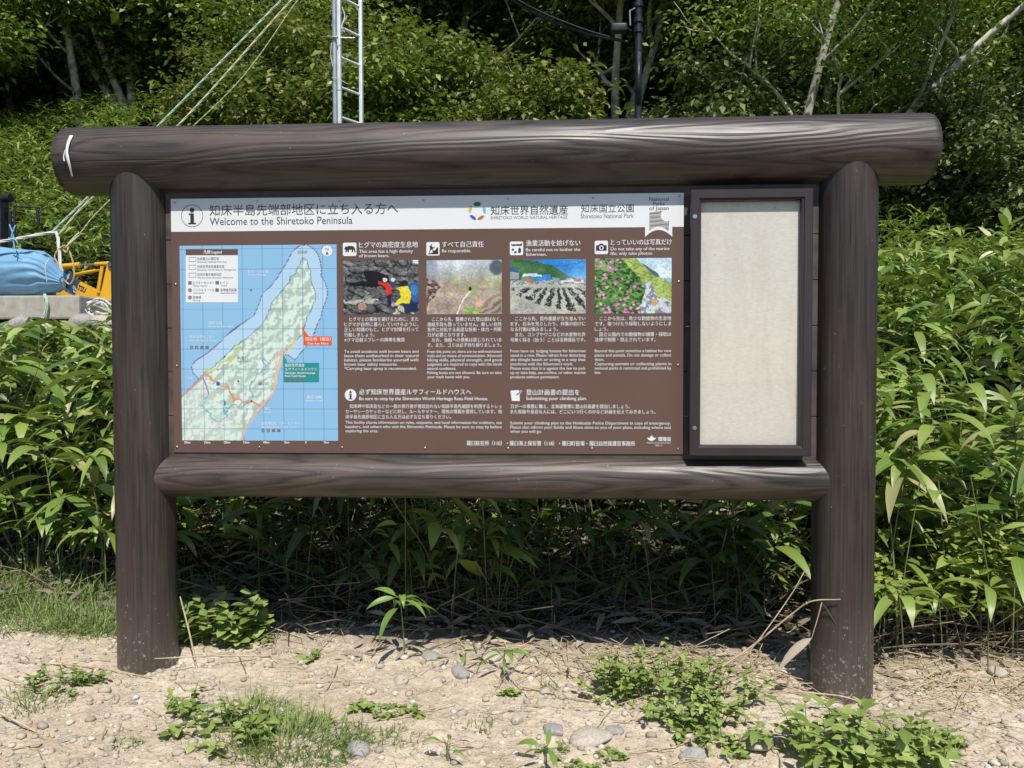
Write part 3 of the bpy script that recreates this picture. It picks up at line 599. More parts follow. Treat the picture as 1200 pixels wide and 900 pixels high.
def fmap(U, V):
    asp = 230/181; jx = (fbm(U*50, V*60, 2)-.5)*.012; jy = (fbm(U*50+9, V*60+3, 2)-.5)*.012; Uj, Vj = U+jx, V+jy
    img = lay(C3(U, (.60, .79, .93)), sst(U*.6+V*.5, .1, 1)*.3, (.55, .76, .93))
    img = lay(img, inpoly(U, V, nm(ze[::-1]+zw[1:]))*1.0, (.74, .87, .96))
    L_ = inpoly(Uj, Vj, nm(east[::-1]+west))
    h = fbm(U*26, V*34, 5); hs = (h-fbm(U*26+.35, V*34+.35, 5))*1.6; rid = fbm(U*9+V*5, V*11-U*4, 3)
    land = C3(U, (.83, .90, .85))*(1+np.clip(hs, -.12, .07))[..., None]; land = lay(land, sst(rid, .45, .7)*.25, (.74, .86, .78))
    sw = 1-sst(U-.0+(.72-V)*.9, .05, .3); land = lay(land, sw*.4, (.88, .94, .9))
    img = lay(img, L_, land)
    coast = dline(Uj, Vj, nm(west[::-1]+east), asp); img = lay(img, (coast < .0035)*.6, (.35, .5, .5))
    lw = .0035
    for i in range(8): img = lay(img, (abs(U-nm([(213+3.4+23.15*i, 0)])[0][0]) < .0022)*.45, (.32, .52, .68))
    for i in range(11): img = lay(img, (abs(V-nm([(0, 290.6+23.5*i)])[0][1]) < .0018)*.45, (.32, .52, .68))
    for L in (zw, ze): img = lay(img, (dline(U, V, nm(L), asp) < .0036)*.8*(np.sin((U*1.0+V*1.7)*230) > -.6), (.42, .28, .5))
    def line(pts, w, c, a=.9, jit=.0):
        nonlocal img; Ua = U+(fbm(U*30+5, V*40, 2)-.5)*jit; Va = V+(fbm(U*30+25, V*40+3, 2)-.5)*jit
        img = lay(img, (dline(Ua, Va, nm(z2(pts)), asp) < w)*a, c)
    line([(200,370),(240,360),(265,390),(300,418),(350,440),(385,480),(395,530),(430,515),(460,535),(505,525),(545,545),(565,560)], .007, (.9, .6, .4), .9, .03)
    line([(437,765),(480,670),(565,560),(640,470),(657,360),(690,235)], .007, (.93, .72, .68)); line([(655,420),(657,360),(700,240),(740,200),(780,150)], .0055, (.93, .86, .5))
    line([(430,180),(400,230),(370,275),(310,295),(290,325),(230,335)], .006, (.85, .84, .45), .8, .03)
    line([(85,490),(205,380)], .006, (.9, .6, .62)); line([(205,380),(225,430),(240,480)], .005, (.6, .55, .75))
    line([(240,480),(190,560),(240,600),(270,650),(320,660),(345,610),(345,560),(400,560),(450,560),(510,520)], .005, (.4, .68, .78), .8, .05)
    line([(600,330),(570,270),(610,290),(600,330),(540,360),(495,440),(520,510)], .005, (.5, .68, .78), .8, .04)
    line([(110,765),(120,600),(200,500),(225,430)], .004, (.9, .68, .74), .7, .08); line([(160,750),(300,680),(380,650),(380,600),(500,555)], .004, (.9, .68, .74), .7, .08); line([(690,200),(660,260),(650,350)], .006, (.93, .72, .72), .8, .04)
    for x, y, r in [(340,250,.006),(423,403,.006),(503,526,.006)]: img = lay(img, ell(U, V, *nm(z2([(x, y)]))[0], r, r/asp), (.1, .15, .15))
    img = lay(img, ell(U, V, *nm(z2([(298, 418)]))[0], .013, .011), (.15, .42, .75)); img = lay(img, ell(U, V, *nm(z2([(338, 540)]))[0], .007, .013), (.2, .55, .8))
    return lay(img, ell(U, V, *nm(z3([(541, 373)]))[0], .006, .004, .6), (.1, .12, .15))
picture('map', MU0, MV0, MU1, MV1, 400, 508, fmap, L1, 'blue map of a long green peninsula', .85)
flat('map_legend', rectp(217.9, 292, 278.9, 354.4), L2, M['white']); flat('legend_header', rectp(217.9, 292, 278.9, 299), L3, M['brown'])
write([txt('凡例 Legend', 238.5, 297.4, 5, 260, bold=.02, y=L4), ], 'legend_lettering', 'white')
LG = [(u, v, s) for u, v, s in [(231.5, 304.8, '知床国立公園区域'), (231.5, 308, 'Shiretoko National Park area'), (231.5, 314, '知床世界自然遺産地域'), (231.5, 317.3, 'Shiretoko World Natural Heritage Site'), (231.5, 323.3, '知床半島先端部地区'), (231.5, 326.5, 'The tip of the Shiretoko Peninsula'),
     (226.3, 333, 'ビジターセンター'), (226.3, 336, 'Visitor Center'), (226.3, 341.3, 'インフォメーション'), (226.3, 344.3, 'Information'), (226.3, 350, '駐車場'), (226.3, 353, 'Parking'), (258.5, 332.7, 'トイレ'), (258.5, 335.7, 'Toilet'), (258.5, 341.3, '身障者用設備'), (258.5, 344.3, 'Accessible facility')]]
write([txt(s, u, v, 3.9 if ord(s[0]) > 999 else 2.9, min(u+len(s)*(3.15 if ord(s[0]) > 999 else 1.22), 277.5), bold=.0, y=L3) for u, v, s in LG], 'legend_lettering', 'grey_ink')
def sym(add):
    b = MB(); add(b); pin(b.obj('legend_symbol', M['grey_ink'], smooth=False))
def outline(b, v):
    for r in ((221.5, v-2.6, 230, v-2.2), (221.5, v+2.2, 230, v+2.6), (221.5, v-2.6, 221.9, v+2.6), (229.6, v-2.6, 230, v+2.6)): b.poly([tuple(p) for p in rectp(*r)], L3, L3+.0004)
for v in (304, 313.2, 322.4): sym(lambda b: outline(b, v))
for u, v in ((222.8, 331.5), (254.7, 331.3), (254.7, 339.9)): sym(lambda b: b.poly([tuple(p) for p in rectp(u-2, v-2, u+2, v+2)], L3, L3+.0004))
for v in (340, 348.6): sym(lambda b: b.disc(q(222.8, v), .0078, L3, L3+.0004, 20, .002))
b = MB(); b.disc(q(383.4, 294.2), .0215, L2, L2+.0004, 32); pin(b.obj('north_arrow', M['white'], smooth=False))
b = MB(); b.poly([q(383.4, 294.2), q(381.6, 299.2), q(383.4, 298), q(385.2, 299.2)], L3, L3+.0004); V_, f_, _ = txt('N', 381.7, 293.6, 4.6, 385.1, y=L3); b.add(V_, f_); pin(b.obj('north_arrow_glyph', M['ink'], smooth=False))
flat('map_callout', [q(355.2, 384.7), q(356.0, 404.7), q(388.9, 404.7), q(388.9, 394.2), q(362, 394.2)], L2, M['orange'])
b = MB(); b.disc(q(355.2, 384.7), .0055, L2, L2+.0004, 20); pin(b.obj('map_marker', M['orange'], smooth=False))
flat('map_callout', [q(331.7, 414.2), q(332.3, 447.9), q(374, 447.9), q(374, 425.1), q(337, 425.1)], L2, M['teal'])
write([txt('現在地（相泊）', 357.8, 399.3, 4.9, 387.5, bold=.01, y=L3), txt('You Are Here', 360, 403.9, 3.8, 385, bold=.02, y=L3), txt('知床世界遺産', 334.1, 429.6, 4.2, 357, bold=.01, y=L3), txt('ルサフィールドハウス', 334.1, 434.2, 4.0, 371.2, bold=.01, y=L3),
       txt('Shiretoko World Heritage', 334.1, 438.2, 3.4, 369.4, bold=.02, y=L3), txt('Rusa Field House', 334.1, 441.7, 3.4, 358.5, bold=.02, y=L3),
       txt('オホーツク海', 290, 320, 4.2, 314.6, y=L2), txt('Sea of Okhotsk', 291, 323.2, 3.2, 312, y=L2), txt('根室海峡', 359.8, 467, 4.3, 377, bold=.01, y=L2), txt('Nemuro Strait', 358, 470.6, 3.4, 378.4, y=L2),
       txt('知床五湖', 244.5, 379.8, 4, 260, y=L2), txt('Shiretoko Five Lakes', 244, 383.6, 3.2, 273.5, y=L2), txt('知床自然センター', 222.5, 396.2, 3.9, 252, y=L2), txt('Shiretoko Nature Center', 222.5, 400.2, 3.2, 254, y=L2), txt('斜里', 219.6, 444.5, 3.6, 226, y=L2),
       txt('羅臼', 310, 480.3, 3.9, 316.5, y=L2), txt('Rausu', 309.5, 484, 3.2, 317.2, y=L2), txt('知床羅臼ビジターセンター', 306.5, 497.5, 4, 351.7, y=L2), txt('Shiretoko Rausu Visitor Center', 306.5, 501.3, 3.2, 348.5, y=L2)]
      + [txt(s, 215.8+i*23.2+(1.4 if len(s) < 4 else 0)*(2 if len(s) == 1 else 1), 519.7, 4, None, bold=.02, y=L2, xs=.0125) for i, s in enumerate(['30km', '25km', '20km', '15km', '10km', '5km', '0', '5km'])], 'map_lettering', 'white')
b = MB()
for u0, v0 in ((224.5, 407), (308.4, 504.5)):
    for i in range(4): c = q(u0+i*6.1, v0); (b.disc(c, .007, L2, L2+.0004, 20, .0028) if i in (0, 1) else b.box((c[0]-.007, L2, c[1]-.0055), (c[0]+.007, L2+.0004, c[1]+.0055)))
for i in range(4): c = q(336.5+i*6.1, 445); b.box((c[0]-.0072, L3, c[1]-.006), (c[0]+.0072, L3+.0004, c[1]+.006))
pin(b.obj('map_symbols', M['grey_ink'], smooth=False))
write([txt('斜里町', 278, 421, 3.9, 290.8, y=L2), txt('Shari Town', 278, 424.4, 3, 291.5, y=L2), txt('羅臼町', 303, 451.2, 3.9, 316, y=L2), txt('知床岬', 349, 297, 3.8, 360, y=L2)], 'map_lettering', 'grey_ink')
# ------------------------------------------------------------------ the notice case at the right
fx0, fx1, fz0, fz1 = .556, 1.029, .930, 1.976; FY = -.092
CASE = MB(); CASE.box((fx0+.008, -.0245, fz0+.008), (fx0+.022, -.078, fz1-.008)); CASE.box((fx1-.022, -.0245, fz0+.008), (fx1-.008, -.078, fz1-.008))
CASE.box((fx0+.0222, -.0245, fz1-.022), (fx1-.0222, -.078, fz1-.008)); CASE.box((fx0+.0222, -.0245, fz0+.008), (fx1-.0222, -.078, fz0+.022))
CASE = part(CASE.obj('notice_case', M['black'], smooth=False)); tag(CASE, 'empty bronze framed notice case with plain cream backing')
def cpin(o): o.parent = CASE; return o
w = .043
b = MB()
def bar(p, d0, d1):   # mitred frame: four trapezoids with a stepped lip
    pass
O = [(fx0, fz0), (fx1, fz0), (fx1, fz1), (fx0, fz1)]
def ring(b, i0, y0, i1, y1):
    def R(i): return [(fx0+i, fz0+i), (fx1-i, fz0+i), (fx1-i, fz1-i), (fx0+i, fz1-i)]
    A, B_ = R(i0), R(i1)
    V = [(x, y0, z) for x, z in A]+[(x, y1, z) for x, z in B_]
    b.add(V, [(k, (k+1) % 4, (k+1) % 4+4, k+4) for k in range(4)])
ring(b, .0, -.079, .0, FY+.003); ring(b, 0, FY+.003, .003, FY); ring(b, .003, FY, w-.011, FY); ring(b, w-.011, FY, w-.009, FY+.004); ring(b, w-.009, FY+.004, w-.002, FY+.006); ring(b, w-.002, FY+.006, w, FY+.010); ring(b, w, FY+.010, w, -.062); ring(b, 0, -.079, .02, -.079)
cpin(b.obj('door_frame', M['frame'], smooth=False))
t = NT('cream_cloth'); o_ = t.obj(); wv = t.noise(t.mapping(o_, (1, 1, 3)), 60, 3, .6); n_ = t.noise(o_, 3, 5, .6); st_ = t.noise(t.mapping(o_, (8, 1, 1.2)), 3, 3)
col = t.ramp(wv, [(.3, (.62, .585, .5)), (.7, (.72, .69, .61))]); col = t.mix(t.math('MULTIPLY', t.ramp(n_, [(.45, 0), (.75, 1)]), .3), col, (.60, .53, .42)); col = t.mix(t.math('MULTIPLY', t.ramp(st_, [(.5, 0), (.8, 1)]), .15), col, (.45, .42, .38))
col = t.mix(t.ramp(t.noise(o_, 38, 1, .4), [(.78, 0), (.8, .6)]), col, (.2, .17, .13)); stn = t.noise(t.mapping(o_, (3, 1, .6), (2, 0, 1)), 2.2, 6, .7); col = t.mix(t.math('MULTIPLY', t.ramp(stn, [(.5, 0), (.56, 1), (.62, .2)]), .16), col, (.42, .36, .27))
M['cream'] = t.bsdf(col, .85, .2, t.bump(wv, .25, .001))
b = MB(); b.box((fx0+.0225, -.060, fz0+.0225), (fx1-.0225, -.0565, fz1-.0225)); cpin(b.obj('pin_board', M['cream'], smooth=False))
t = NT('clear_pane'); g_ = t.n('BsdfGlossy'); g_.inputs['Roughness'].default_value = .02; tr = t.n('BsdfTransparent'); mx = t.n('MixShader'); mx.inputs[0].default_value = .05; t.l(tr.outputs[0], mx.inputs[1]); t.l(g_.outputs[0], mx.inputs[2]); t.l(mx.outputs[0], t.out.inputs[0]); M['pane'] = t.m
b = MB(); b.add([(fx0+w-.004, -.066, fz0+w-.004), (fx1-w+.004, -.066, fz0+w-.004), (fx1-w+.004, -.066, fz1-w+.004), (fx0+w-.004, -.066, fz1-w+.004)], [(0, 1, 2, 3)]); cpin(b.obj('glass_pane', M['pane'], smooth=False))
for u, v in ((814.3, 253.7), (813.8, 501.5)):
    c = P(u, v, FY); b = MB(); b.disc(np.array([c[0], c[2]]), .0085, FY-.0025, FY-.0001, 20); b.disc(np.array([c[0], c[2]]), .0055, FY-.0045, FY-.0024, 6); cpin(b.obj('lock_screw', M['steel'], smooth=False))
# white ribbon stuck on the beam's left end
pts = []
for u, v in [(84, 159.5), (80.5, 168), (79, 176), (79.5, 184), (82, 194), (85, 206.5)]:
    p = P(u, v, -.12)
    for _ in range(4):
        y = -math.sqrt(max(.1395**2-(p[2]-2.14)**2, 1e-6)); p = P(u, v, y)
    pts.append(p+np.array([0, -.003, 0]))
b = MB(); b.tube(smooth_line(pts, 5), np.interp(np.linspace(0, 1, 26), [0, .1, .5, .6, 1], [.010, .008, .006, .008, .004]), 8, flat=.4)
b.tube(smooth_line([pts[2]+np.array([-.004, -.002, 0]), pts[3]+np.array([-.012, -.004, .0]), pts[3]+np.array([-.010, -.004, -.018])], 4), .005, 6, flat=.4)
tag(b.obj('ribbon', M['ribbon']), 'frayed white tape strip stuck on the left end of the top log beam', 'tape')
# ------------------------------------------------------------------ leaves
def leaves(b, base, d, L, W, droop, roll, K=4, fold=.18, prof='lance', rng=RNG):
    """base, d: N x 3; L, W, droop, roll: N.  Adds N arched folded leaves with UVs."""
    base = np.asarray(base, float); d = np.asarray(d, float); N = len(base)
    if N == 0: return
    d = d/np.linalg.norm(d, axis=1)[:, None]; up = np.array([0, 0, 1.0])
    side = np.cross(d, up); side /= np.linalg.norm(side, axis=1)[:, None]+1e-9; nr = np.cross(side, d)
    side = side*np.cos(roll)[:, None]+nr*np.sin(roll)[:, None]
    t = np.linspace(0, 1, K+1)
    if prof == 'lance': w = np.interp(t, [0, .06, .22, .42, .7, .9, 1], [.06, .4, .9, 1, .72, .26, .01])
    elif prof == 'round': w = np.interp(t, [0, .1, .35, .6, .85, 1], [.1, .6, 1, .95, .55, .05])
    else: w = np.interp(t, [0, .5, 1], [1, .8, .05])
    ax = np.linalg.norm(d[:, :2], axis=1)[:, None]*.0+1
    c = base[:, None]+d[:, None]*(t*1.0)[None, :, None]*L[:, None, None]
    c[:, :, 2] -= (droop*L)[:, None]*(t**2)[None]
    h = d.copy(); h[:, 2] = 0; c -= h[:, None]*((.25*droop*L)[:, None]*(t**3)[None])[..., None]
    tz = d[:, None]*1.0-np.array([0, 0, 1.0])*(2*droop[:, None]*t[None])[..., None]
    tz /= np.linalg.norm(tz, axis=2)[..., None]
    n = np.cross(side[:, None], tz); hw = .5*W[:, None]*w[None]
    lft = c-side[:, None]*hw[..., None]+n*(hw*fold)[..., None]; rgt = c+side[:, None]*hw[..., None]+n*(hw*fold)[..., None]
    V = np.stack([lft, c, rgt], 2).reshape(-1, 3)
    uv = np.stack(np.broadcast_arrays(np.array([0, .5, 1])[None, None], t[None, :, None], np.zeros((N, 1, 1)))[:2], -1)
    uv = np.broadcast_to(uv, (N, K+1, 3, 2)).reshape(-1, 2)
    i = (np.arange(K)*3)[:, None]+np.array([0, 1])[None]; i = i.ravel()
    f = np.stack([i, i+1, i+4, i+3], 1)[None]+(np.arange(N)*3*(K+1))[:, None, None]
    b.add(V, f.reshape(-1, 4), uv)
def rdir(az, el): return np.stack([np.cos(az)*np.cos(el), np.sin(az)*np.cos(el), np.sin(el)], -1)
def sasa_params(pos, h, rng, nl=(7, 12), Lr=(.18, .32)):
    """Leaves of bamboo-grass plants at pos (N x 3) of height h (N): returns one flat set."""
    n = rng.integers(*nl, size=len(pos)); idx = np.repeat(np.arange(len(pos)), n); k = len(idx)
    first = np.concatenate([[0], np.cumsum(n)[:-1]]); j = np.arange(k)-np.repeat(first, n)
    top = rng.random(k)**2.6; lean = rng.normal(0, .12, (len(pos), 2))
    tt = 1-top*.55; az = j*2.4+rng.random(len(pos))[idx]*6.28+rng.normal(0, .3, k); el = rng.uniform(-.15, .95, k)*(.4+.6*tt)
    base = pos[idx].copy(); hh = h[idx]*tt; base[:, :2] += lean[idx]*hh[:, None]; base[:, 2] += hh
    s = (.75+.5*rng.random(len(pos)))[idx]; L = rng.uniform(*Lr, k)*s; W = L*rng.uniform(.17, .23, k)
    return base, rdir(az, el), L, W, rng.uniform(.15, .75, k), rng.normal(0, .35, k)
def sasa_plant(seed, h, n, Lr=(.22, .37), dead=False):
    r = np.random.default_rng(seed); lx, ly = r.normal(0, .09, 2)*h; stem = MB()
    t = np.linspace(0, 1, 7); c = np.stack([lx*t**1.6, ly*t**1.6, h*t], 1); c[0, 2] = -.03
    stem.tube(c, np.linspace(.0042, .0022, 7), 6); lf = MB()
    tt = np.clip(1-r.random(n)**2*.45, 0, 1); tt[:(2*n)//3] = r.uniform(.955, 1, (2*n)//3); az = np.arange(n)*2.4+r.random()*6+r.normal(0, .2, n)
    base = np.stack([np.interp(tt, t, c[:, i]) for i in range(3)], 1); el = r.uniform(-.05, .7, n); L = r.uniform(*Lr, n)
    d = rdir(az, el); tip = base+d*.025
    for a, e in zip(base, tip): stem.tube([a, (a+e)/2+[0, 0, .004], e], .0014, 4, caps=False)
    leaves(lf, tip, d, L, L*r.uniform(.17, .225, n), r.uniform(.25, .8, n), r.normal(0, .3, n), K=8)
    return stem.mesh('stem'), lf.mesh('leaves', uv=True)
def make_plant(name, meshes, mats, loc, label, cat, group, rz=0, sc=1):
    e = empty(name, loc, label, cat, group, rz); e.scale = (sc, sc, sc)
    for (nm_, me), m in zip(meshes, mats):
        if not me.materials: me.materials.append(m)
        o = bpy.data.objects.new(nm_, me); COL.objects.link(o); o.parent = e
    return e
SV = [sasa_plant(100+i, h, n) for i, (h, n) in enumerate([(.55, 9), (.75, 11), (.9, 12), (1.05, 13), (.4, 8), (.65, 11)])]
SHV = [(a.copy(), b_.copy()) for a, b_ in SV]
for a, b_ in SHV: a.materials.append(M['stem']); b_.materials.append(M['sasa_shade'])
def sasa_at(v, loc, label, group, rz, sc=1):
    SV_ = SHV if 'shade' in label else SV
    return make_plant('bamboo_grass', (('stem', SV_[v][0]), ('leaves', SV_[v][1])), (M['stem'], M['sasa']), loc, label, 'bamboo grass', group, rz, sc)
def gz(x, y): return float(Hn(np.array(x), np.array(y)))
rr = np.random.default_rng(11)
# edge-of-thicket individuals on both sides of the sign and a few dim ones under it
def ind(n, x0, x1, y0, y1, label, group, vs=(0, 1, 2, 3, 5), s=(.85, 1.2)):
    for i in range(n):
        x = x0+(x1-x0)*((i+rr.random())/n); y = rr.uniform(y0, y1)
        sasa_at(vs[rr.integers(len(vs))], (x, y, gz(x, y)), label, group, rr.random()*6.28, rr.uniform(*s))
ind(26, -3.6, -1.95, .75, 1.7, 'broad leaved bamboo grass at the sunny thicket edge left of the sign', 'bamboo grass at the left thicket edge')
ind(34, 1.42, 3.5, .35, 1.5, 'broad leaved bamboo grass at the sunny thicket edge right of the sign', 'bamboo grass at the right thicket edge')
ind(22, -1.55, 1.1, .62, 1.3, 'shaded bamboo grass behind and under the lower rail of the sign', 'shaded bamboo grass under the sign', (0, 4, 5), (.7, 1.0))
ind(20, -3.5, -1.95, .62, 1.0, 'short bamboo grass at the grassy foot of the left thicket', 'short bamboo grass at the left', (4, 0), (.6, .9))
ind(26, 1.4, 3.4, .28, .7, 'short bamboo grass at the sandy foot of the right thicket', 'short bamboo grass at the right', (4, 0), (.6, .95))
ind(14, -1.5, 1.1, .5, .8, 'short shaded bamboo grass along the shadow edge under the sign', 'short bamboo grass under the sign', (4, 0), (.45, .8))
def thicket(name, x0, x1, y0, y1, dens, hr, label, K=4, mat='sasa', Lr=(.18, .32), nl=(7, 12), cut=None, seed=1, stems=True):
    r = np.random.default_rng(seed); n = int((x1-x0)*(y1-y0)*dens); x = r.uniform(x0, x1, n); y = r.uniform(y0, y1, n)
    if cut is not None: k = cut(x, y); x, y = x[k], y[k]
    z = H(x, y); h = r.uniform(*hr, len(x))*(.8+.5*fbm(x*.8, y*.8, 2)); b = MB()
    h = np.where((x < -1.1) & (y < 4), np.clip(np.minimum(h, 1.30+(.03+.04*vnoise(x*3+9, y*3))*(y+3.17)-z), .12, 9), h)
    leaves(b, *sasa_params(np.stack([x, y, z], 1), h, r, nl, Lr), K=K)
    return tag(b.obj(name, M[mat], uv=True), label=label, kind='stuff'), (x, y, z, h)
def in_view(x, y, m=1.5): return np.abs(x+ .0475*y) < (y+3.17)*.69+m
cutN = lambda x, y: in_view(x, y, .8) & ~((x < -1.2) & (y > 3.1)) & (y > .75+.25*np.sin(x*3)-.35*(x > 1.35)) & ~((x < -1.3) & (y < 1.0))
_, T1 = thicket('bamboo_thicket', -5.2, 5.2, .35, 4.8, 40, (.3, 1.05), 'dense green bamboo grass thicket behind the sign', 5, cut=cutN, seed=2)
thicket('bamboo_thicket', -1.5, 11, 4.8, 9.5, 26, (.6, 1.1), 'dense bamboo grass rising beyond the sign at the right', 3, cut=lambda x, y: in_view(x, y) & ((x > -1)), seed=3)
thicket('bamboo_slope', -16, 16, 9.0, 18.5, 30, (.3, 1.0), 'sunlit bamboo grass covering the lower hillside', 2, 'sasa_far', (.2, .36), (6, 10), cut=in_view, seed=4)
thicket('undergrowth', -34, 34, 18.0, 48, 9, (.3, 2.4), 'leafy undergrowth covering the forest floor uphill', 1, 'tree', (.3, .6), (5, 9), cut=lambda x, y: in_view(x, y, 3), seed=5)
# stems and dry canes inside the near thicket
b = MB(); g = MB(); r = np.random.default_rng(8); x, y, z, h = T1
for i in range(len(x)):
    if y[i] > 2.6: continue
    lx, ly = r.normal(0, .1, 2)
    if r.random() < .25: g.tube([(x[i], y[i], z[i]-.02), (x[i]+lx*.4, y[i]+ly*.4, z[i]+h[i]*.5), (x[i]+lx, y[i]+ly, z[i]+h[i])], .003, 4, caps=False)
    else:
        lx, ly = r.normal(0, .28, 2); hh = h[i]*r.uniform(.4, .95)
        b.tube([(x[i], y[i], z[i]-.02), (x[i]+lx*.4, y[i]+ly*.4, z[i]+hh*.55), (x[i]+lx, y[i]+ly, z[i]+hh)], .0026, 4, caps=False)
for i in range(700):
    xx = r.uniform(-3.4, 3.4) if i % 2 else r.uniform(-1.5, 1.0); yy = r.uniform(.55, 1.7)-(.2 if xx > 1.3 else 0); zz = gz(xx, yy) if yy < 1.4 else float(H(xx, yy)); a = r.uniform(0, 6.28); L = r.uniform(.15, .7); e = abs(r.normal(.15, .35))
    d = rdir(np.array(a), np.array(e))*L; m_ = d*.5+r.normal(0, .02, 3)
    b.tube([(xx, yy, zz+.005), (xx+m_[0], yy+m_[1], zz+m_[2]+.02), (xx+d[0], yy+d[1], max(zz+d[2], float(H(xx+d[0], yy+d[1]))+.01))], r.uniform(.0018, .0036), 4, caps=False)
for i in range(420):
    xx = r.uniform(1.35, 3.4); yy = r.uniform(.4, 1.1); a = r.normal(-.5, .5)+(PI if r.random() < .3 else 0); L = r.uniform(.3, .8); d = rdir(np.array(a), np.array(r.uniform(.1, .9)))*L; z0 = gz(xx, yy)
    b.tube([(xx, yy, z0), (xx+d[0]*.5, yy+d[1]*.5+.02, z0+d[2]*.6), (xx+d[0], yy+d[1]*.6, z0+d[2]*.8)], r.uniform(.0016, .003), 4, caps=False)
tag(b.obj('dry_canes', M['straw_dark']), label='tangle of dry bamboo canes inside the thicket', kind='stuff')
tag(g.obj('green_canes', M['stem']), label='green canes of the bamboo thicket', kind='stuff')
# dead leaves on the ground under the thicket
b = MB(); n = 2600; xx = r.uniform(-3.5, 3.5, n); yy = r.uniform(.45, 1.9, n)+.12*np.sin(xx*4); L = r.uniform(.08, .2, n)
leaves(b, np.stack([xx, yy, H(xx, yy)+r.uniform(.01, .07, n)], 1), rdir(r.uniform(0, 6.28, n), r.uniform(-.2, .5, n)), L, L*r.uniform(.12, .2, n), r.uniform(0, .5, n), r.uniform(-1.2, 1.2, n), K=3, fold=.5)
tag(b.obj('leaf_litter', M['litter'], uv=True), label='dead bamboo leaves littering the ground under the thicket', kind='stuff')
# low dark leafy plants under the sign
b = MB(); n = 2600; xx = r.uniform(-3.4, 3.4, n); yy = r.uniform(.6, 1.6, n); L = r.uniform(.03, .085, n)
leaves(b, np.stack([xx, yy, H(xx, yy)+r.random(n)**1.6*.5], 1), rdir(r.uniform(0, 6.28, n), r.uniform(-.3, .7, n)), L, L*r.uniform(.45, .7, n), r.uniform(0, .5, n), r.normal(0, .5, n), K=2, prof='round')
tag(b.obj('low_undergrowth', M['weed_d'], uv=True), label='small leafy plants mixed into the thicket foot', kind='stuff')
# yellow-green vine-like foliage in the lower right thicket and the left
b = MB(); n = 4200; xx = r.uniform(1.36, 3.6, n); yy = .4+abs(r.normal(0, .2, n)); zz = H(xx, yy)+.2+r.random(n)*.55*sst(fbm(xx*2+3, yy*2+50, 2), .35, .6); L = r.uniform(.022, .06, n)
leaves(b, np.stack([xx, yy, zz], 1), rdir(r.uniform(0, 6.28, n), r.uniform(-.4, .6, n)), L, L*r.uniform(.5, .8, n), r.uniform(0, .5, n), r.normal(0, .5, n), K=2, prof='round')
tag(b.obj('climbing_weeds', M['vine'], uv=True), label='pale green climbing weeds in the thicket right of the sign', kind='stuff')

# ------------------------------------------------------------------ ground plants
def grass_clump(seed, n, rad, hr, w=(.0022, .004)):
    r = np.random.default_rng(seed); b = MB(); a = r.uniform(0, 6.28, n); q_ = rad*np.sqrt(r.random(n)); x = q_*np.cos(a); y = q_*np.sin(a)*.7
    L = r.uniform(*hr, n)*(1.15-.5*q_/rad); az = a+r.normal(0, .9, n)
    leaves(b, np.stack([x, y, np.full(n, -.01)], 1), rdir(az, r.uniform(.5, 1.5, n)), L, r.uniform(*w, n), r.uniform(.1, .9, n), r.normal(0, .6, n), K=4, prof='blade')
    return b.mesh('blades', uv=True)
def on_ground(u, v):                 # the ground point seen at a photo position
    d = P(u, v, CAM[1]+1)-CAM
    for s_ in np.linspace(1.2, 7, 1600):
        p = CAM+d*s_
        if p[2] < gz(p[0], p[1]): return p
    return p
def tuft(u, v, seed, n, rad, hr, label, w=(.003, .0055), cat='grass', name='grass_tuft'):
    p = on_ground(u, v); me = grass_clump(seed, n, rad, hr, w); me.materials.append(M['grass'])
    o = bpy.data.objects.new(name, me); COL.objects.link(o); o.location = (p[0], p[1], gz(p[0], p[1])); return tag(o, label, cat)
tuft(335, 872, 1, 1700, .27, (.08, .2), 'largest grass tuft, low in front of the sign and left of centre')
tuft(295, 838, 12, 380, .15, (.06, .17), 'spiky grass tuft just behind the largest tuft')
tuft(455, 868, 2, 260, .13, (.03, .09), 'thin grass tuft right of the largest tuft')
tuft(35, 826, 3, 420, .17, (.05, .13), 'grass tuft at the far left edge on the sand')
tuft(100, 735, 15, 500, .2, (.08, .2), 'tall grass tuft on the bank beside the left post')
tuft(142, 873, 4, 200, .07, (.03, .06), 'small dense green tuft in the sand below the left post')
tuft(560, 852, 5, 60, .05, (.03, .08), 'tiny grass tuft in the middle of the bare ground')
tuft(645, 806, 6, 40, .03, (.04, .09), 'small blue-green spiky tuft right of centre')
tuft(1060, 870, 7, 200, .2, (.05, .13), 'grass tuft among the broad leaved weeds right of the right post')
b = MB(); n = 15000; r = np.random.default_rng(21); x = r.uniform(-3.5, -1.75, n); y = r.uniform(-.2, 1.0, n); k = (y > .12+.25*(x+1.8)*-.2+.1*np.sin(x*5)) & (fbm(x*3, y*3, 3) > .34); x, y = x[k], y[k]; n = len(x)
leaves(b, np.stack([x, y, H(x, y)-.005], 1), rdir(r.uniform(0, 6.28, n), r.uniform(.4, 1.5, n)), r.uniform(.06, .22, n), r.uniform(.003, .006, n), r.uniform(.1, .9, n), r.normal(0, .6, n), K=3, prof='blade')
tag(b.obj('bank_grass', M['grass'], uv=True), label='bright grass on the bank left of the left post', kind='stuff')
b = MB(); n = 3200; x = r.uniform(-3.4, 3.2, n); y = r.uniform(-1.2, .5, n); k = fbm(x*2.2+60, y*2.2+9, 3) > .56; x, y = x[k], y[k]; n = len(x)
leaves(b, np.stack([x, y, Hn(x, y)-.003], 1), rdir(r.uniform(0, 6.28, n), r.uniform(.2, 1.3, n)), r.uniform(.02, .07, n), r.uniform(.002, .004, n), r.uniform(.1, .9, n), r.normal(0, .6, n), K=3, prof='blade')
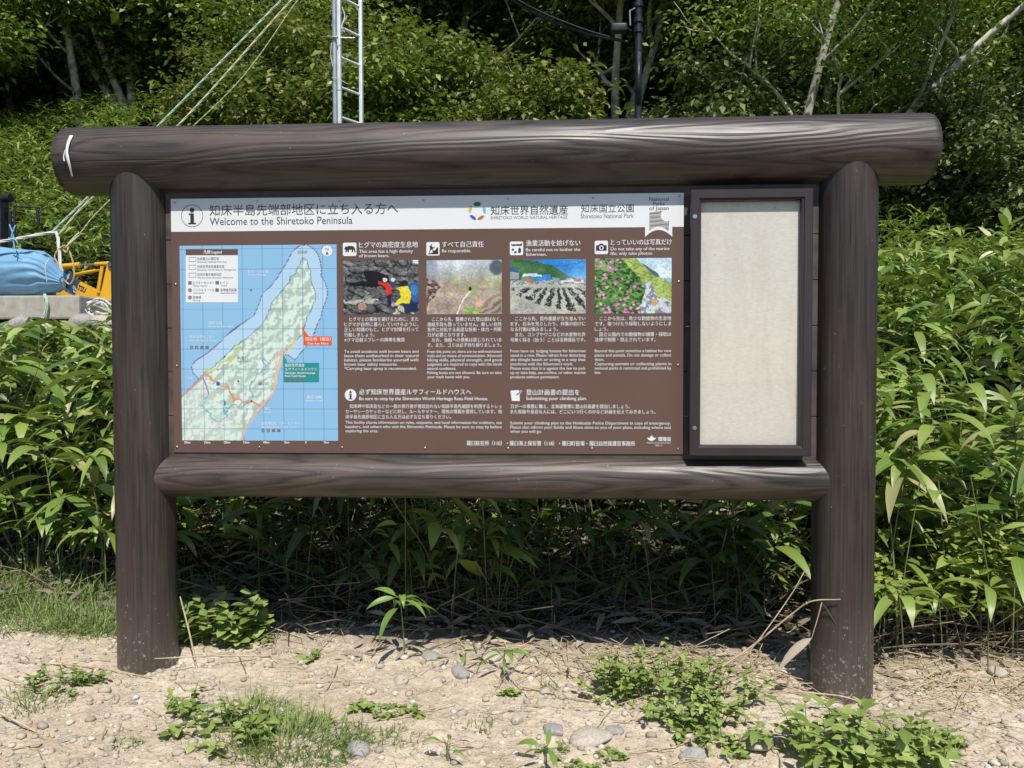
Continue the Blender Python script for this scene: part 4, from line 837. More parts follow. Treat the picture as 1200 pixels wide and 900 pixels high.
tag(b.obj('sparse_grass', M['grass'], uv=True), label='sparse short grass scattered over the sand', kind='stuff')
def weed(seed, stems, rad, hr, Lr, wr, step=.035, prof='round', spread=.6):
    r = np.random.default_rng(seed); s_ = MB(); l_ = MB()
    for i in range(stems):
        a = r.uniform(0, 6.28); q_ = rad*math.sqrt(r.random()); p0 = np.array([q_*math.cos(a), q_*math.sin(a)*.7, -.01]); h = r.uniform(*hr)*(1.1-.4*q_/rad)
        d = rdir(np.array(a+r.normal(0, .6)), np.array(r.uniform(.5, 1.4)))*h*np.array([spread, spread, 1]); p1 = p0+d; m_ = (p0+p1)/2+np.array([0, 0, .15*h]); L_ = [p0, m_, p1]; c = smooth_line(L_, 4)
        s_.tube(c, np.linspace(.002, .001, len(c)), 4, caps=False); n = max(int(h/step), 2)*2+2
        t = np.clip(np.linspace(.2, 1, n)+r.normal(0, .03, n), 0, 1); base = np.stack([np.interp(t, np.linspace(0, 1, len(c)), c[:, k]) for k in range(3)], 1)
        L = r.uniform(*Lr, n)*(1.1-.35*t); leaves(l_, base, rdir(np.arange(n)*PI+np.arange(n)//2*1.4+r.normal(0, .3, n), r.uniform(-.1, .6, n)), L, L*r.uniform(*wr, n), r.uniform(.05, .5, n), r.normal(0, .3, n), K=4, prof=prof)
    return s_.mesh('stem'), l_.mesh('leaves', uv=True)
def weed_at(u, v, label, *a, cat='weed', name='weed', mat='weed', **k):
    p = on_ground(u, v); s_, l_ = weed(*a, **k)
    return make_plant(name, (('stem', s_), ('leaves', l_)), (M['stem'], M[mat]), (p[0], p[1], gz(p[0], p[1])), label, cat, None)
weed_at(790, 822, 'sprawling small leaved weed patch on the sand left of the right post', 31, 84, .3, (.08, .26), (.028, .055), (.4, .6), .032)
weed_at(845, 868, 'second low weed mat in front of the sprawling patch', 32, 40, .17, (.05, .14), (.02, .045), (.5, .7), .03)
weed_at(1000, 893, 'broad leaved weeds growing at the foot of the right post', 33, 36, .24, (.12, .28), (.05, .1), (.38, .5), .05, prof='lance')
weed_at(1050, 905, 'leafy weed at the lower right with narrow green leaves', 39, 26, .2, (.08, .19), (.04, .08), (.35, .5), .05, prof='lance')
weed_at(258, 752, 'pale round leaved weed clump right of the left post', 34, 40, .17, (.1, .32), (.045, .085), (.75, .95), .05)
weed_at(302, 752, 'small round leaved weed beside the pale clump', 35, 8, .06, (.05, .1), (.03, .055), (.75, .95), .04)
weed_at(216, 838, 'small sparse weed casting a dark shadow right of the left post', 36, 8, .05, (.08, .16), (.035, .06), (.4, .6), .05)
weed_at(258, 862, 'rounded lobed weed at the left edge of the largest tuft', 37, 26, .17, (.05, .14), (.03, .06), (.5, .7), .05)
weed_at(422, 832, 'tiny rosette weed alone on the sand', 38, 8, .045, (.02, .05), (.025, .045), (.6, .8), .03)
weed_at(600, 812, 'tiny two leaved seedling near the middle stones', 40, 5, .04, (.02, .04), (.02, .04), (.7, .9), .03)
weed_at(460, 842, 'low green weed right of the largest grass tuft', 41, 18, .11, (.03, .08), (.02, .04), (.5, .7), .03)
weed_at(75, 800, 'low leafy weed on the sand at the left', 42, 26, .15, (.04, .1), (.02, .05), (.4, .6), .03)
weed_at(680, 893, 'low dark weed at the bottom edge right of centre', 43, 24, .15, (.02, .05), (.02, .035), (.5, .7), .03)
weed_at(1100, 868, 'round leaved weed on the sand far right', 44, 9, .08, (.04, .08), (.03, .05), (.6, .8), .04)
weed_at(370, 772, 'tiny weed at the shadow edge right of the left post', 45, 5, .07, (.02, .06), (.03, .05), (.6, .8), .04)
def young(u, v, seed, h, n, Lr, label, rz=0):
    p = on_ground(u, v); s_, l_ = sasa_plant(seed, h, n, Lr)
    return make_plant('young_bamboo_grass', (('stem', s_), ('leaves', l_)), (M['stem'], M['sasa_y']), (p[0], p[1], gz(p[0], p[1])), label, 'bamboo grass', None, rz)
M['sasa_y'] = m_leaf('young_bamboo_leaf', [(.0, (.12, .24, .04)), (.6, (.2, .34, .06)), (1, (.3, .4, .1))], .32, .3, .4, .5)
young(474, 770, 61, .27, 9, (.12, .18), 'bright young bamboo grass standing at the shadow edge under the sign')
young(590, 790, 62, .10, 7, (.08, .13), 'shorter young bamboo shoot right of the bright one', 1)
young(545, 780, 63, .05, 3, (.07, .1), 'tiny bamboo shoot between the two young plants')
young(525, 892, 64, .05, 4, (.05, .09), 'small bamboo seedling at the bottom centre')
young(640, 897, 65, .06, 4, (.08, .12), 'bamboo seedling at the bottom edge right of centre', 2)
young(985, 745, 66, .22, 6, (.12, .2), 'young bamboo grass just behind the right post', 2)
# ------------------------------------------------------------------ stones, gravel, sticks
def stone_mesh(seed, flat=.6, sub=3):
    import bmesh
    bm = bmesh.new(); bmesh.ops.create_icosphere(bm, subdivisions=sub, radius=1); v = np.array([q_.co[:] for q_ in bm.verts]); r = np.random.default_rng(seed)
    for _ in range(7):
        n_ = r.normal(size=3); n_ /= np.linalg.norm(n_); k = v@n_; cut = r.uniform(.55, .85); v = v-np.where(k > cut, (k-cut)*.85, 0)[:, None]*n_
    v *= 1+.09*(fbm(v[:, 0]*2+seed+5, v[:, 1]*2+v[:, 2]+9, 3)-.5)[:, None]; v *= [1, r.uniform(.65, .95), flat*r.uniform(.8, 1.1)]
    me = MB(); me.add(v, [[q_.index for q_ in f.verts] for f in bm.faces]); bm.free(); return me.mesh('stone', smooth=True)
M['stone'] = m_plain('pale_stone', (.46, .41, .34), .85, .25, .25, 9, .4, 0, .006)
M['stone_g'] = m_plain('grey_stone', (.33, .315, .29), .8, .3, .3, 8, .4, 0, .006)
M['brick'] = m_plain('red_brick', (.30, .1, .055), .8, .2, .2, 30, .3, 0, .004)
def stone(u, v, r_, label, seed, mat='stone', name='stone', fl=.6):
    p = on_ground(u, v); o = link(name, stone_mesh(seed, fl), M[mat]); o.location = (p[0], p[1], gz(p[0], p[1])+r_*.12); o.scale = (r_,)*3; o.rotation_euler = (0, 0, seed*1.7); return tag(o, label, 'stone' if mat != 'brick' else 'brick')
for a in [(606, 846, .035, 'pale rounded stone in the middle of the bare ground', 1), (556, 875, .032, 'pale stone below and left of the rounded one', 2), (540, 790, .06, 'broad flat grey stone at the shadow edge under the sign', 3), (575, 772, .06, 'brownish stone beside the broad flat one', 4),
          (648, 858, .05, 'flat bluish grey stone right of the rounded one', 5), (693, 868, .09, 'large flat tan slab half buried in the sand', 6), (418, 882, .05, 'light grey angular stone at the bottom edge', 7), (392, 886, .022, 'small white stone next to the angular one', 8),
          (720, 858, .035, 'dark grey stone beside the weed patch', 9), (128, 818, .022, 'small wedge stone with a dark side', 10), (80, 868, .04, 'grey stone at the lower left', 11), (885, 872, .08, 'pale flat stone below the weed mat', 12), (812, 888, .05, 'grey stone at the bottom beside the weed patch', 13),
          (1170, 790, .05, 'pale stone at the right edge of the sand', 14), (1135, 852, .045, 'light stone on the far right sand', 15), (1075, 800, .035, 'small stone right of the right post', 16), (262, 768, .03, 'stone at the thicket edge right of the left post', 17), (470, 800, .04, 'tan stone left of the shadow edge plants', 18),
          (200, 790, .014, 'tiny white stone at the foot of the left post', 19), (20, 850, .04, 'flat stone at the far left', 20), (640, 812, .03, 'tan stone beside the spiky tuft', 21), (505, 770, .045, 'grey stone left of the broad flat one', 22)]:
    stone(*a, mat='stone_g' if a[4] in (3, 5, 7, 9, 11, 13, 22) else 'stone', fl=.35 if 'flat' in a[3] or 'slab' in a[3] else .6)
stone(100, 798, .022, 'red brown brick fragment left of the left post', 23, 'brick', 'brick_fragment')
sm = [stone_mesh(200+i, .65, 1) for i in range(6)]; b = MB(); r = np.random.default_rng(5)
def coords(me): a = np.empty(len(me.vertices)*3); me.vertices.foreach_get('co', a); return a.reshape(-1, 3)
tri = [(coords(m), np.array([p.vertices[:] for p in m.polygons])) for m in sm]
n = 9000; xs = r.uniform(-3.5, 3.4, n); ys = -r.random(n)**.8*1.6+.65; zs = Hn(xs, ys)
for i in range(n):
    s_ = .0035+.018*r.random()**3.4 if r.random() < .97 else r.uniform(.015, .03); v, f = tri[i % 6]; a = r.uniform(0, 6.28); c_, q_ = math.cos(a), math.sin(a)
    b.add(v@np.array([[c_, q_, 0], [-q_, c_, 0], [0, 0, 1]])*s_+[xs[i], ys[i], zs[i]+s_*.2], f)
t = NT('gravel'); rn = t.n('NewGeometry').outputs['Random Per Island']
M['gravel'] = t.bsdf(t.mix(t.math('MULTIPLY', t.noise(t.obj(), 80, 3), .6), t.ramp(rn, [(0, (.28, .25, .21)), (.3, (.42, .38, .33)), (.6, (.5, .42, .32)), (.9, (.6, .55, .47)), (1, (.74, .72, .67))]), (.42, .34, .24)), .85, .25)
tag(b.obj('gravel', M['gravel']), label='small stones and grit scattered over the sand', kind='stuff')
# dry stalks lying about: stuff; the striking ones are things
b = MB()
for i in range(420):
    x = r.uniform(-3.4, 3.4) if r.random() < .45 else r.uniform(.2, 3.3); y = r.uniform(-.9, .65); a = r.normal(0, .9)+(PI if r.random() < .5 else 0); L = r.uniform(.05, .34); p = []
    for t_ in (0, .5, 1):
        X = x+math.cos(a)*L*t_+(r.normal(0, .008)); Y = y+math.sin(a)*L*t_; p.append((X, Y, gz(X, Y)+.003+.012*abs(r.normal())))
    b.tube(p, r.uniform(.0009, .0024), 4, caps=False)
for cx, cy, n_ in ((.75, .18, 90), (1.7, .1, 90), (.15, .2, 60), (-1.2, .3, 50)):
    for i in range(n_):
        x, y = cx+r.normal(0, .28), cy+r.normal(0, .14); a = r.uniform(0, 6.28); L = r.uniform(.08, .35); X, Y = x+math.cos(a)*L, y+math.sin(a)*L
        b.tube([(x, y, gz(x, y)+.004), ((x+X)/2, (y+Y)/2, gz((x+X)/2, (y+Y)/2)+r.uniform(.01, .05)), (X, Y, gz(X, Y)+.006+r.random()*.05)], r.uniform(.001, .0026), 4, caps=False)
tag(b.obj('dry_stalks', M['straw']), label='dry straw coloured stalks strewn over the sand', kind='stuff')
b = MB(); n = 260; x = r.normal(0, 1, n)*1.2+.6; y = r.uniform(0, .6, n); L = r.uniform(.05, .16, n)
leaves(b, np.stack([x, y, Hn(x, y)+.008], 1), rdir(r.uniform(0, 6.28, n), r.uniform(-.05, .25, n)), L, L*r.uniform(.12, .22, n), r.uniform(0, .3, n), r.uniform(-.7, .7, n), K=3, fold=.4)
M['litter_p'] = m_leaf('bleached_leaf', [(.0, (.3, .25, .18)), (.5, (.45, .38, .28)), (1, (.58, .52, .42))], .6, .15, 0, .3)
tag(b.obj('bleached_leaves', M['litter_p'], uv=True), label='bleached dead leaves along the thicket edge', kind='stuff')
def stalk(pts, r_, label, mat='straw', leaf=None, name='dry_stalk'):
    b = MB(); L = smooth_line(pts, 6); b.tube(L, np.linspace(r_, r_*.6, len(L)), 6)
    for i in range(3, len(L)-2, 7): b.tube([L[i]-(L[i+1]-L[i])*.06, L[i]+(L[i+1]-L[i])*.06], r_*1.35, 6)
    if leaf is None: return tag(b.obj(name, M[mat]), label, 'stalk')
    e = empty(name, pts[0], label, 'stalk'); o = b.obj('stem', M[mat]); l_ = MB(); leaves(l_, *leaf, K=6, fold=.6); o2 = l_.obj('leaves', M['litter_p'], uv=True)
    for q_ in (o, o2): q_.parent = e; q_.matrix_parent_inverse = Matrix.Translation(-Vector([float(t_) for t_ in pts[0]]))
g0 = on_ground(231, 785); stalk([g0, P(222, 742, g0[1]+.04), P(211, 699, g0[1]+.09)], .0045, 'upright straw coloured stick beside the left post')
g0 = on_ground(318, 771); g1 = P(181, 773, -.125); stalk([g0+[0, 0, .01], (g0+g1)/2+[0, 0, .012], g1+[0, 0, .004]], .0035, 'straw stick leaning across the foot of the left post')
a0, a1, a2 = on_ground(20, 777), on_ground(110, 785), on_ground(178, 797); stalk([a0+[0, 0, .008], a1+[0, 0, .012], a2+[0, 0, .008]], .0035, 'long straw stalk lying left of the left post')
a0, a2 = on_ground(612, 810), on_ground(720, 830); stalk([a0+[0, 0, .02], (a0+a2)/2+[0, 0, .012], a2+[0, 0, .008]], .0045, 'yellowish cane lying right of the middle')
a0, a1 = on_ground(0, 842), on_ground(42, 860); stalk([a0+[0, 0, .02], (a0+a1)/2+[0, 0, .015], a1+[0, 0, .008]], .005, 'thick straw stick at the left edge')
g0 = on_ground(818, 800); y0 = g0[1]
arc = [g0, P(880, 758, y0+.02), P(925, 722, y0), P(950, 705, y0-.06), P(985, 702.5, y0-.12)]
tipb = P(963, 706, y0-.08); lf = (np.array([P(951, 748, y0-.1), tipb]), np.array([P(912, 775, y0-.12)-P(951, 748, y0-.1)+[0, 0, .02], P(980, 733, y0-.1)-tipb+[0, 0, .01]]), np.array([.17, .11]), np.array([.035, .008]), np.array([.35, .12]), np.array([.9, .6]))
stalk(arc, .0042, 'tall arching dead cane with a hanging dry leaf before the right post', leaf=lf)
stalk([P(963, 706, y0-.08), P(958, 725, y0-.09), P(951, 748, y0-.1)], .0022, 'broken twig hanging from the arching dead cane')
stalk([on_ground(838, 808), P(885, 755, y0-.02), P(925, 700, y0), P(943, 669, y0+.02)], .003, 'thin grey cane standing behind the arching dead cane')
stalk([on_ground(780, 775), P(815, 757, y0+.05), P(855, 737, y0+.05)], .0028, 'straight straw cane leaning out of the weed patch')
stalk([on_ground(870, 810), P(950, 812, -.2), P(1012, 826, -.22), on_ground(1060, 895)], .0035, 'long dry stalk bowed in front of the right post')
stalk([on_ground(560, 735)+[0, 0, .1], on_ground(640, 745)+[0, 0, .06], on_ground(740, 768)+[0, 0, .03]], .0045, 'long dark cane lying in the shade under the sign', 'straw_dark')
# ------------------------------------------------------------------ trees
def tree_skel(r, h, n_main, trunk_r, spread, base_split=False, lean=(0, 0), first=.3):
    """returns tubes [(pts, radii)] and twig points for leaf clusters"""
    tubes = []; tips = []
    def grow(p, d, L, rad, depth):
        n = 5; pts = [p]; q_ = p.copy(); dd = d.copy()
        for i in range(n):
            dd = dd+r.normal(0, .13, 3)+np.array([0, 0, .05]); dd /= np.linalg.norm(dd); q_ = q_+dd*L/n; pts.append(q_.copy())
        pts = np.array(pts); tubes.append((pts, np.linspace(rad, rad*.45, n+1)))
        if depth == 0 or rad < .008:
            tips.extend(pts[2:]); return
        if depth <= 1: tips.extend(pts[3:])
        for k in range(r.integers(2, 4)+ (depth > 1)):
            t = r.uniform(.35, 1); i = min(int(t*n), n-1); b0 = pts[i]+(pts[i+1]-pts[i])*(t*n-i); a = r.uniform(0, 6.28)
            nd = dd*.75+np.array([math.cos(a), math.sin(a), r.uniform(-.25, .35)])*spread*r.uniform(.6, 1.2); nd /= np.linalg.norm(nd)
            grow(b0, nd, L*r.uniform(.5, .75), rad*.5, depth-1)
    stems = r.integers(2, 4) if base_split else 1
    for s_ in range(stems):
        d = np.array([lean[0], lean[1], 1.0])+(r.normal(0, .22, 3) if base_split else r.normal(0, .05, 3))
        d /= np.linalg.norm(d); n = 9; p = np.array([0, 0, -.3]); pts = [p]
        for i in range(n): d = d+r.normal(0, .06, 3)+[0, 0, .03]; d /= np.linalg.norm(d); p = p+d*h/n; pts.append(p)
        pts = np.array(pts); tubes.append((pts, trunk_r*np.linspace(1, .3, n+1)/math.sqrt(stems)*np.array([1.25]+[1]*n)))
        for k in range(n_main):
            t = first+(1-first)*(k+r.random())/n_main; i = min(int(t*n), n-1); b0 = pts[i]+(pts[i+1]-pts[i])*(t*n-i); a = k*2.4+r.random()
            grow(b0, np.array([math.cos(a)*spread, math.sin(a)*spread, r.uniform(.1, .75)]), h*r.uniform(.22, .36)*(1.2-.5*t), trunk_r*.36*(1.2-t), 2)
    return tubes, np.array(tips)
def tree_meshes(seed, h, n_main, tr, spread, nleaf, ls, sig, **k):
    r = np.random.default_rng(seed); tubes, tips = tree_skel(r, h, n_main, tr, spread, **k); w = MB(); l_ = MB(); tr_ = MB()
    for i, (p, rad) in enumerate(tubes): w.tube(p, rad, 8 if rad[0] > .05 else 5, caps=False)
    keep = tips[r.random(len(tips)) < .85]; c = keep[r.integers(len(keep), size=nleaf)]; off = r.normal(0, 1, (nleaf, 3))*sig*np.array([1, 1, .55]); pos = c+off
    out = off+np.array([0, 0, .1]); az = np.arctan2(out[:, 1], out[:, 0])+r.normal(0, .8, nleaf); L = r.uniform(.7, 1.3, nleaf)*ls
    leaves(l_, pos, rdir(az, r.uniform(-.8, .5, nleaf)), L, L*r.uniform(.5, .75, nleaf), r.uniform(0, .4, nleaf), r.normal(0, .5, nleaf), K=2, prof='round', fold=.25)
    return w.mesh('trunk'), l_.mesh('crown', uv=False)
TREES = {'tall': tree_meshes(1, 8.5, 11, .13, .9, 34000, .16, .42, first=.12), 'tall2': tree_meshes(2, 9.5, 12, .12, .8, 34000, .16, .42, first=.15), 'multi': tree_meshes(3, 7.5, 6, .20, .9, 32000, .15, .42, base_split=True, first=.22),
         'bush': tree_meshes(4, 2.6, 9, .05, .9, 16000, .12, .24, base_split=True, first=.05), 'bush2': tree_meshes(5, 3.4, 10, .06, 1.0, 20000, .12, .27, base_split=True, first=.1), 'bare': tree_meshes(6, 7.5, 9, .15, .8, 17000, .12, .34, base_split=True, first=.2, lean=(.42, 0))}
_cp = {}
def tree(kind, u, Y, label, mat, bark='bark_d', sc=1.0, rz=0, name='broadleaf_tree', cat='tree', group=None, dz=0):
    x = P(u, 300, Y)[0]; z = float(H(x, Y))+dz; key = (kind, mat, bark)
    if key not in _cp:
        t_, l_ = (m.copy() for m in TREES[kind]); t_.materials.append(M[bark]); l_.materials.append(M[mat]); _cp[key] = (t_, l_)
    t_, l_ = _cp[key]
    return make_plant(name, (('trunk', t_), ('crown', l_)), (M[bark], M[mat]), (x, Y, z), label, cat, group, rz, sc)
G = 'broadleaf trees packed along the hillside'
tree('multi', 158, 19.5, 'grey multi-stemmed tree on the slope above the left end of the beam', 'tree_b', 'bark_w', 1.1, .4)
tree('tall', 215, 20.0, 'bright crowned tree filling the gap right of the grey multi-stemmed tree', 'tree_b', 'bark_w', 1.05, 5.2)
tree('tall2', 690, 18.0, 'bright crowned tree left of the pale forked tree', 'tree_b', 'bark_w', 1.0, 3.9)
tree('tall', 820, 20.0, 'bright crowned tree right of the dark pole', 'tree_b', 'bark_w', 1.05, 2.9)
tree('tall', 98, 18.5, 'slender pale birch trunk left of the grey multi-stemmed tree', 'tree', 'bark_w', .95, 2)
tree('tall2', 20, 20.5, 'dark leafed tree at the top left corner', 'tree', 'bark_d', 1.0, 1)
tree('tall', -60, 17.0, 'leafy tree leaning in from the left edge', 'tree_b', 'bark_w', 1.0, 3)
tree('tall2', 262, 19.0, 'leafy tree right of the multi-stemmed one, behind the ropes', 'tree', 'bark_d', 1.0, 4)
tree('bush2', 300, 14.5, 'dark bushy tree beside the ladder, behind the ropes', 'tree_y', 'bark_d', 1.1, 1, 'leafy_shrub', 'shrub')
tree('bush2', 372, 13.5, 'yellowish green shrub directly behind the ladder', 'tree_y', 'bark_w', 1.2, 2, 'leafy_shrub', 'shrub')
tree('tall', 440, 16.5, 'pale trunked tree just right of the ladder', 'tree_b', 'bark_w', 1.0, 1.1)
tree('bush', 470, 12.5, 'bright shrub above the beam right of the ladder', 'tree_b', 'bark_w', 1.25, 2.6, 'leafy_shrub', 'shrub')
tree('tall2', 530, 17.0, 'pale birch above the centre of the sign', 'tree', 'bark_w', 1.0, 5)
tree('bush2', 560, 13.0, 'light green shrub above the centre of the beam', 'tree_y', 'bark_w', 1.1, 4, 'leafy_shrub', 'shrub')
tree('tall', 610, 19.0, 'dark crowned tree behind the cable', 'tree', 'bark_d', 1.05, 4.4)
tree('bush', 655, 12.3, 'yellow tinged shrub left of the dark pole', 'tree_y', 'bark_w', 1.2, .5, 'leafy_shrub', 'shrub')
tree('multi', 724, 15.5, 'pale forked tree left of the dark pole', 'tree', 'bark_w', .95, 1.5)
tree('tall2', 770, 19.5, 'dark tree behind the dark pole', 'tree', 'bark_d', 1.0, .2)
tree('bush2', 850, 12.2, 'rounded bright shrub above the beam left of the right post', 'shrub_g', 'bark_w', 1.1, 1.3, 'leafy_shrub', 'shrub')
tree('tall', 880, 18.0, 'birch with a pale trunk behind the rounded bright shrub', 'tree', 'bark_w', 1.0, 3.4)
tree('tall2', 960, 17.0, 'leafy tree left of the white branching tree', 'tree', 'bark_w', .95, 2.4)
tree('bare', 915, 11.6, 'white barked tree with bare slanting branches above the right post', 'tree_b', 'bark_w', .95, 0)
tree('tall', 1110, 18.5, 'dark tree behind the white branching tree', 'tree', 'bark_d', .9, 1.8)
tree('multi', 1185, 13.5, 'bright leafed tree at the top right corner', 'tree_b', 'bark_w', .85, 2.2)
tree('bush2', 1105, 11.5, 'grey green bush below the right end of the beam', 'shrub_g', 'bark_w', .95, 5, 'leafy_shrub', 'shrub')
tree('bush', 1200, 11.8, 'grey green bush at the right edge', 'shrub_g', 'bark_w', 1.15, 3.3, 'leafy_shrub', 'shrub')
tree('bush2', 960, 12.6, 'olive bush behind the beam left of the right post', 'tree_y', 'bark_w', .8, 3.7, 'leafy_shrub', 'shrub')
tree('multi', 1290, 15.0, 'tree just beyond the right edge', 'tree_b', 'bark_w', .9, 4.2)
rb = np.random.default_rng(78)
for i, u in enumerate([-30, 45, 215, 250, 330, 415, 505, 590, 660, 700, 790, 880, 950]):
    tree(['bush2', 'bush'][i % 2], u, rb.uniform(19.8, 21.5), 'one of the bushes standing in the shade between the forest trunks', ['tree_m', 'tree_b', 'tree_y'][i % 3], 'bark_d', rb.uniform(1.5, 1.9)*(1 if i % 2 == 0 else 1.3), rb.uniform(0, 6), 'leafy_shrub', 'shrub', 'bushes between the forest trunks')
r = np.random.default_rng(77)
for i, u in enumerate(np.linspace(-80, 960, 16)):
    tree(['tall', 'tall2', 'multi'][i % 3], u+r.uniform(-20, 20), r.uniform(23, 28), 'one of the trees filling the dark forest higher up the hill', 'tree_m', 'bark_w' if i % 2 else 'bark_d', r.uniform(.95, 1.2), r.uniform(0, 6.3), group=G)
# the leafy mass that closes the forest between and behind the trunks
b = MB(); n = 150000; x = r.uniform(-32, 34, n); y = 18.3+r.random(n)**1.3*16; z = H(x, y)+r.random(n)*7*(.5+fbm(x*.5, y*.5, 2))*(1-.6*sst(x, 6, 11)); c_ = fbm(x*.9+z*.5, y*.7+z*.9+3, 3)
k = (c_ > .47) & in_view(x, y, 1) & (z < 1.3+(y+3.17)*.56); x, y, z = x[k], y[k], z[k]; n = len(x); L = r.uniform(.14, .3, n)
leaves(b, np.stack([x, y, z], 1), rdir(r.normal(-1.57, 1.1, n), r.uniform(-.8, .5, n)), L, L*r.uniform(.5, .75, n), r.uniform(0, .4, n), r.normal(0, .5, n), K=1, prof='round', fold=.25)
tag(b.obj('woodland_foliage', M['tree_m']), label='dark leafy mass of the forest between the trunks', kind='stuff')
# ------------------------------------------------------------------ ladder and pipe
lx0 = P(398, 100, 4.55); lx1 = P(423.3, 100, 4.80); A = lx0[:2]; Bq = lx1[:2]; zb = float(H(A[0], A[1])); zt = P(400, -70, 4.6)[2]
LAD = empty('ladder', (A[0], A[1], zb), 'white aluminium ladder standing upright behind the beam', 'ladder')
def lpart(b, name, mat, root): o = b.obj(name, M[mat]); o.parent = root; o.matrix_parent_inverse = Matrix.Translation(-root.location); return o
for p_ in (A, Bq): b = MB(); b.box((p_[0]-.017, p_[1]-.03, zb), (p_[0]+.017, p_[1]+.03, zt), bev=.004); lpart(b, 'rail', 'alu', LAD)
dd = (Bq-A)/np.linalg.norm(Bq-A)
z0 = P(400, 34, 4.6)[2]
for k in range(-14, 3):
    z = z0+k*.297
    if z < zb+.1 or z > zt: continue
    b = MB(); b.tube([(*(A+dd*.0175), z), (*(Bq-dd*.0175), z)], .015, 8, caps=False); lpart(b, 'rung', 'alu', LAD)
px = P(392.3, 100, 4.5)
PIPE = empty('mast_pipe', (px[0], px[1], zb), 'galvanised pipe mast lashed to the left side of the ladder', 'mast')
b = MB(); b.tube([(px[0], px[1], zb-.2), (px[0], px[1], zt+.6)], .021, 12); lpart(b, 'pipe', 'galv', PIPE)
c = P(391, 44, 4.48); b = MB(); b.tube([c+[-.02, -.01, 0], c+[.045, -.01, -.005]], .012, 8); b.tube([c+[-.13, 0, .008], c+[-.02, 0, .012]], .005, 6); b.tube([c+[.05, 0, 0], c+[.2, .05, .012]], .004, 6); lpart(b, 'clamp', 'steel', PIPE)
b = MB(); c = P(391.6, 92, 4.47); b.tube([c+[-.025, 0, .01], c+[.03, -.01, 0], c+[.13, .02, -.05]], .003, 5); b.tube(smooth_line([P(401, 8, 4.5), P(404, 20, 4.52), P(400, 32, 4.5), P(404, 38, 4.52)], 5), .007, 6); b.tube(smooth_line([P(388.5, 50, 4.47), P(387.6, 65, 4.47), P(390, 78, 4.47)], 5), .004, 6)
lpart(b, 'lashing', 'rope_w', PIPE)
# ------------------------------------------------------------------ dark utility pole, lamp and cable
ux = P(748, 100, 9.0); uz = float(H(ux[0], 9.0)); ut = P(748, -30, 9.0)[2]
UP_ = empty('utility_pole', (ux[0], 9.0, uz), 'dark metal pole with fittings rising behind the beam right of centre', 'pole')
b = MB(); b.tube([(ux[0], 9, uz-.3), (ux[0], 9, ut)], .055, 14); b.box((ux[0]-.035, 8.93, ut-2), (ux[0]+.035, 8.946, ut-1.2)); lpart(b, 'pole', 'black', UP_)
for v in (6, 24, 36): b = MB(); c = P(748, v, 9); b.tube([c+[0, 0, -.035], c+[0, 0, .035]], .075, 14); lpart(b, 'collar', 'black', UP_)
b = MB(); c = P(744, 22, 8.9); b.tube([c+[-.07, 0, -.1], c+[-.08, 0, .12], c+[0, 0, .16]], .014, 8); lpart(b, 'bracket', 'steel', UP_)
fl = empty('flood_lamp', P(727, 33, 8.9), 'dark flood lamp fixed beside the dark pole', 'lamp'); c = P(727, 33, 8.9); b = MB(); b.box(c+[-.15, -.07, -.07], c+[.1, .07, .06], bev=.025); lpart(b, 'housing', 'black', fl)
b = MB(); b.tube([c+[.09, 0, 0], [c[0]+.17, 8.97, c[2]-.02]], .02, 8); lpart(b, 'arm', 'black', fl)
b = MB(); L = smooth_line([P(560, -30, 8.6), P(600, 0, 8.7), P(640, 22, 8.8), P(690, 40, 8.9), P(735, 49, 8.95)], 6); b.tube(L, .02, 8); L2_ = L+np.array([0, -.05, .06])*np.linspace(0, 1.6, len(L))[:, None]*(1-np.linspace(0, 1, len(L)))[:, None]*2; b.tube(L2_, .012, 6)
tag(b.obj('cable', M['black']), 'thick black cable sagging down to the dark pole', 'cable')
# ------------------------------------------------------------------ yard behind the thicket at the left: slab, bundle, ropes, machine
zs = P(60, 346, 4.0)[2]; x_l = P(-60, 360, 4.0)[0]; x_r = P(190, 360, 4.0)[0]; zbot = P(60, 374, 4.0)[2]
b = MB(); b.box((x_l, 4.0, zbot), (P(93, 360, 4.0)[0], 5.0, zs), bev=.02); tag(b.obj('concrete_slab', M['concrete'], smooth=False), 'pale concrete slab under the blue bundle', 'slab')
b = MB(); b.box((x_l, 5.02, zbot-.7), (x_r+.4, 9.0, zs-.05)); tag(b.obj('yard', M['concrete'], smooth=False), label='gravelled yard level behind the slab', kind='structure')
rng_ = np.random.default_rng(3)
for i, (u, v, s_, lb) in enumerate([(20, 384, .17, 'boulder under the left end of the concrete slab'), (62, 388, .15, 'boulder under the middle of the concrete slab'), (98, 381, .14, 'reddish boulder under the rope tangle'), (122, 380, .15, 'round boulder beside the left post under the ropes'), (76, 405, .16, 'lower boulder showing through the bamboo leaves'), (40, 412, .15, 'mossy boulder low in the bamboo at the left'), (112, 408, .15, 'boulder low beside the left post'), (-12, 400, .2, 'boulder at the far left edge'), (150, 392, .2, 'boulder behind the left post')]):
    p = P(u, v, 3.85); o = link('boulder', stone_mesh(400+i, .7), M['stone'] if i % 2 else M['stone_g']); o.location = p; o.scale = (s_, s_, s_); o.rotation_euler = (0, 0, i); tag(o, lb, 'boulder')
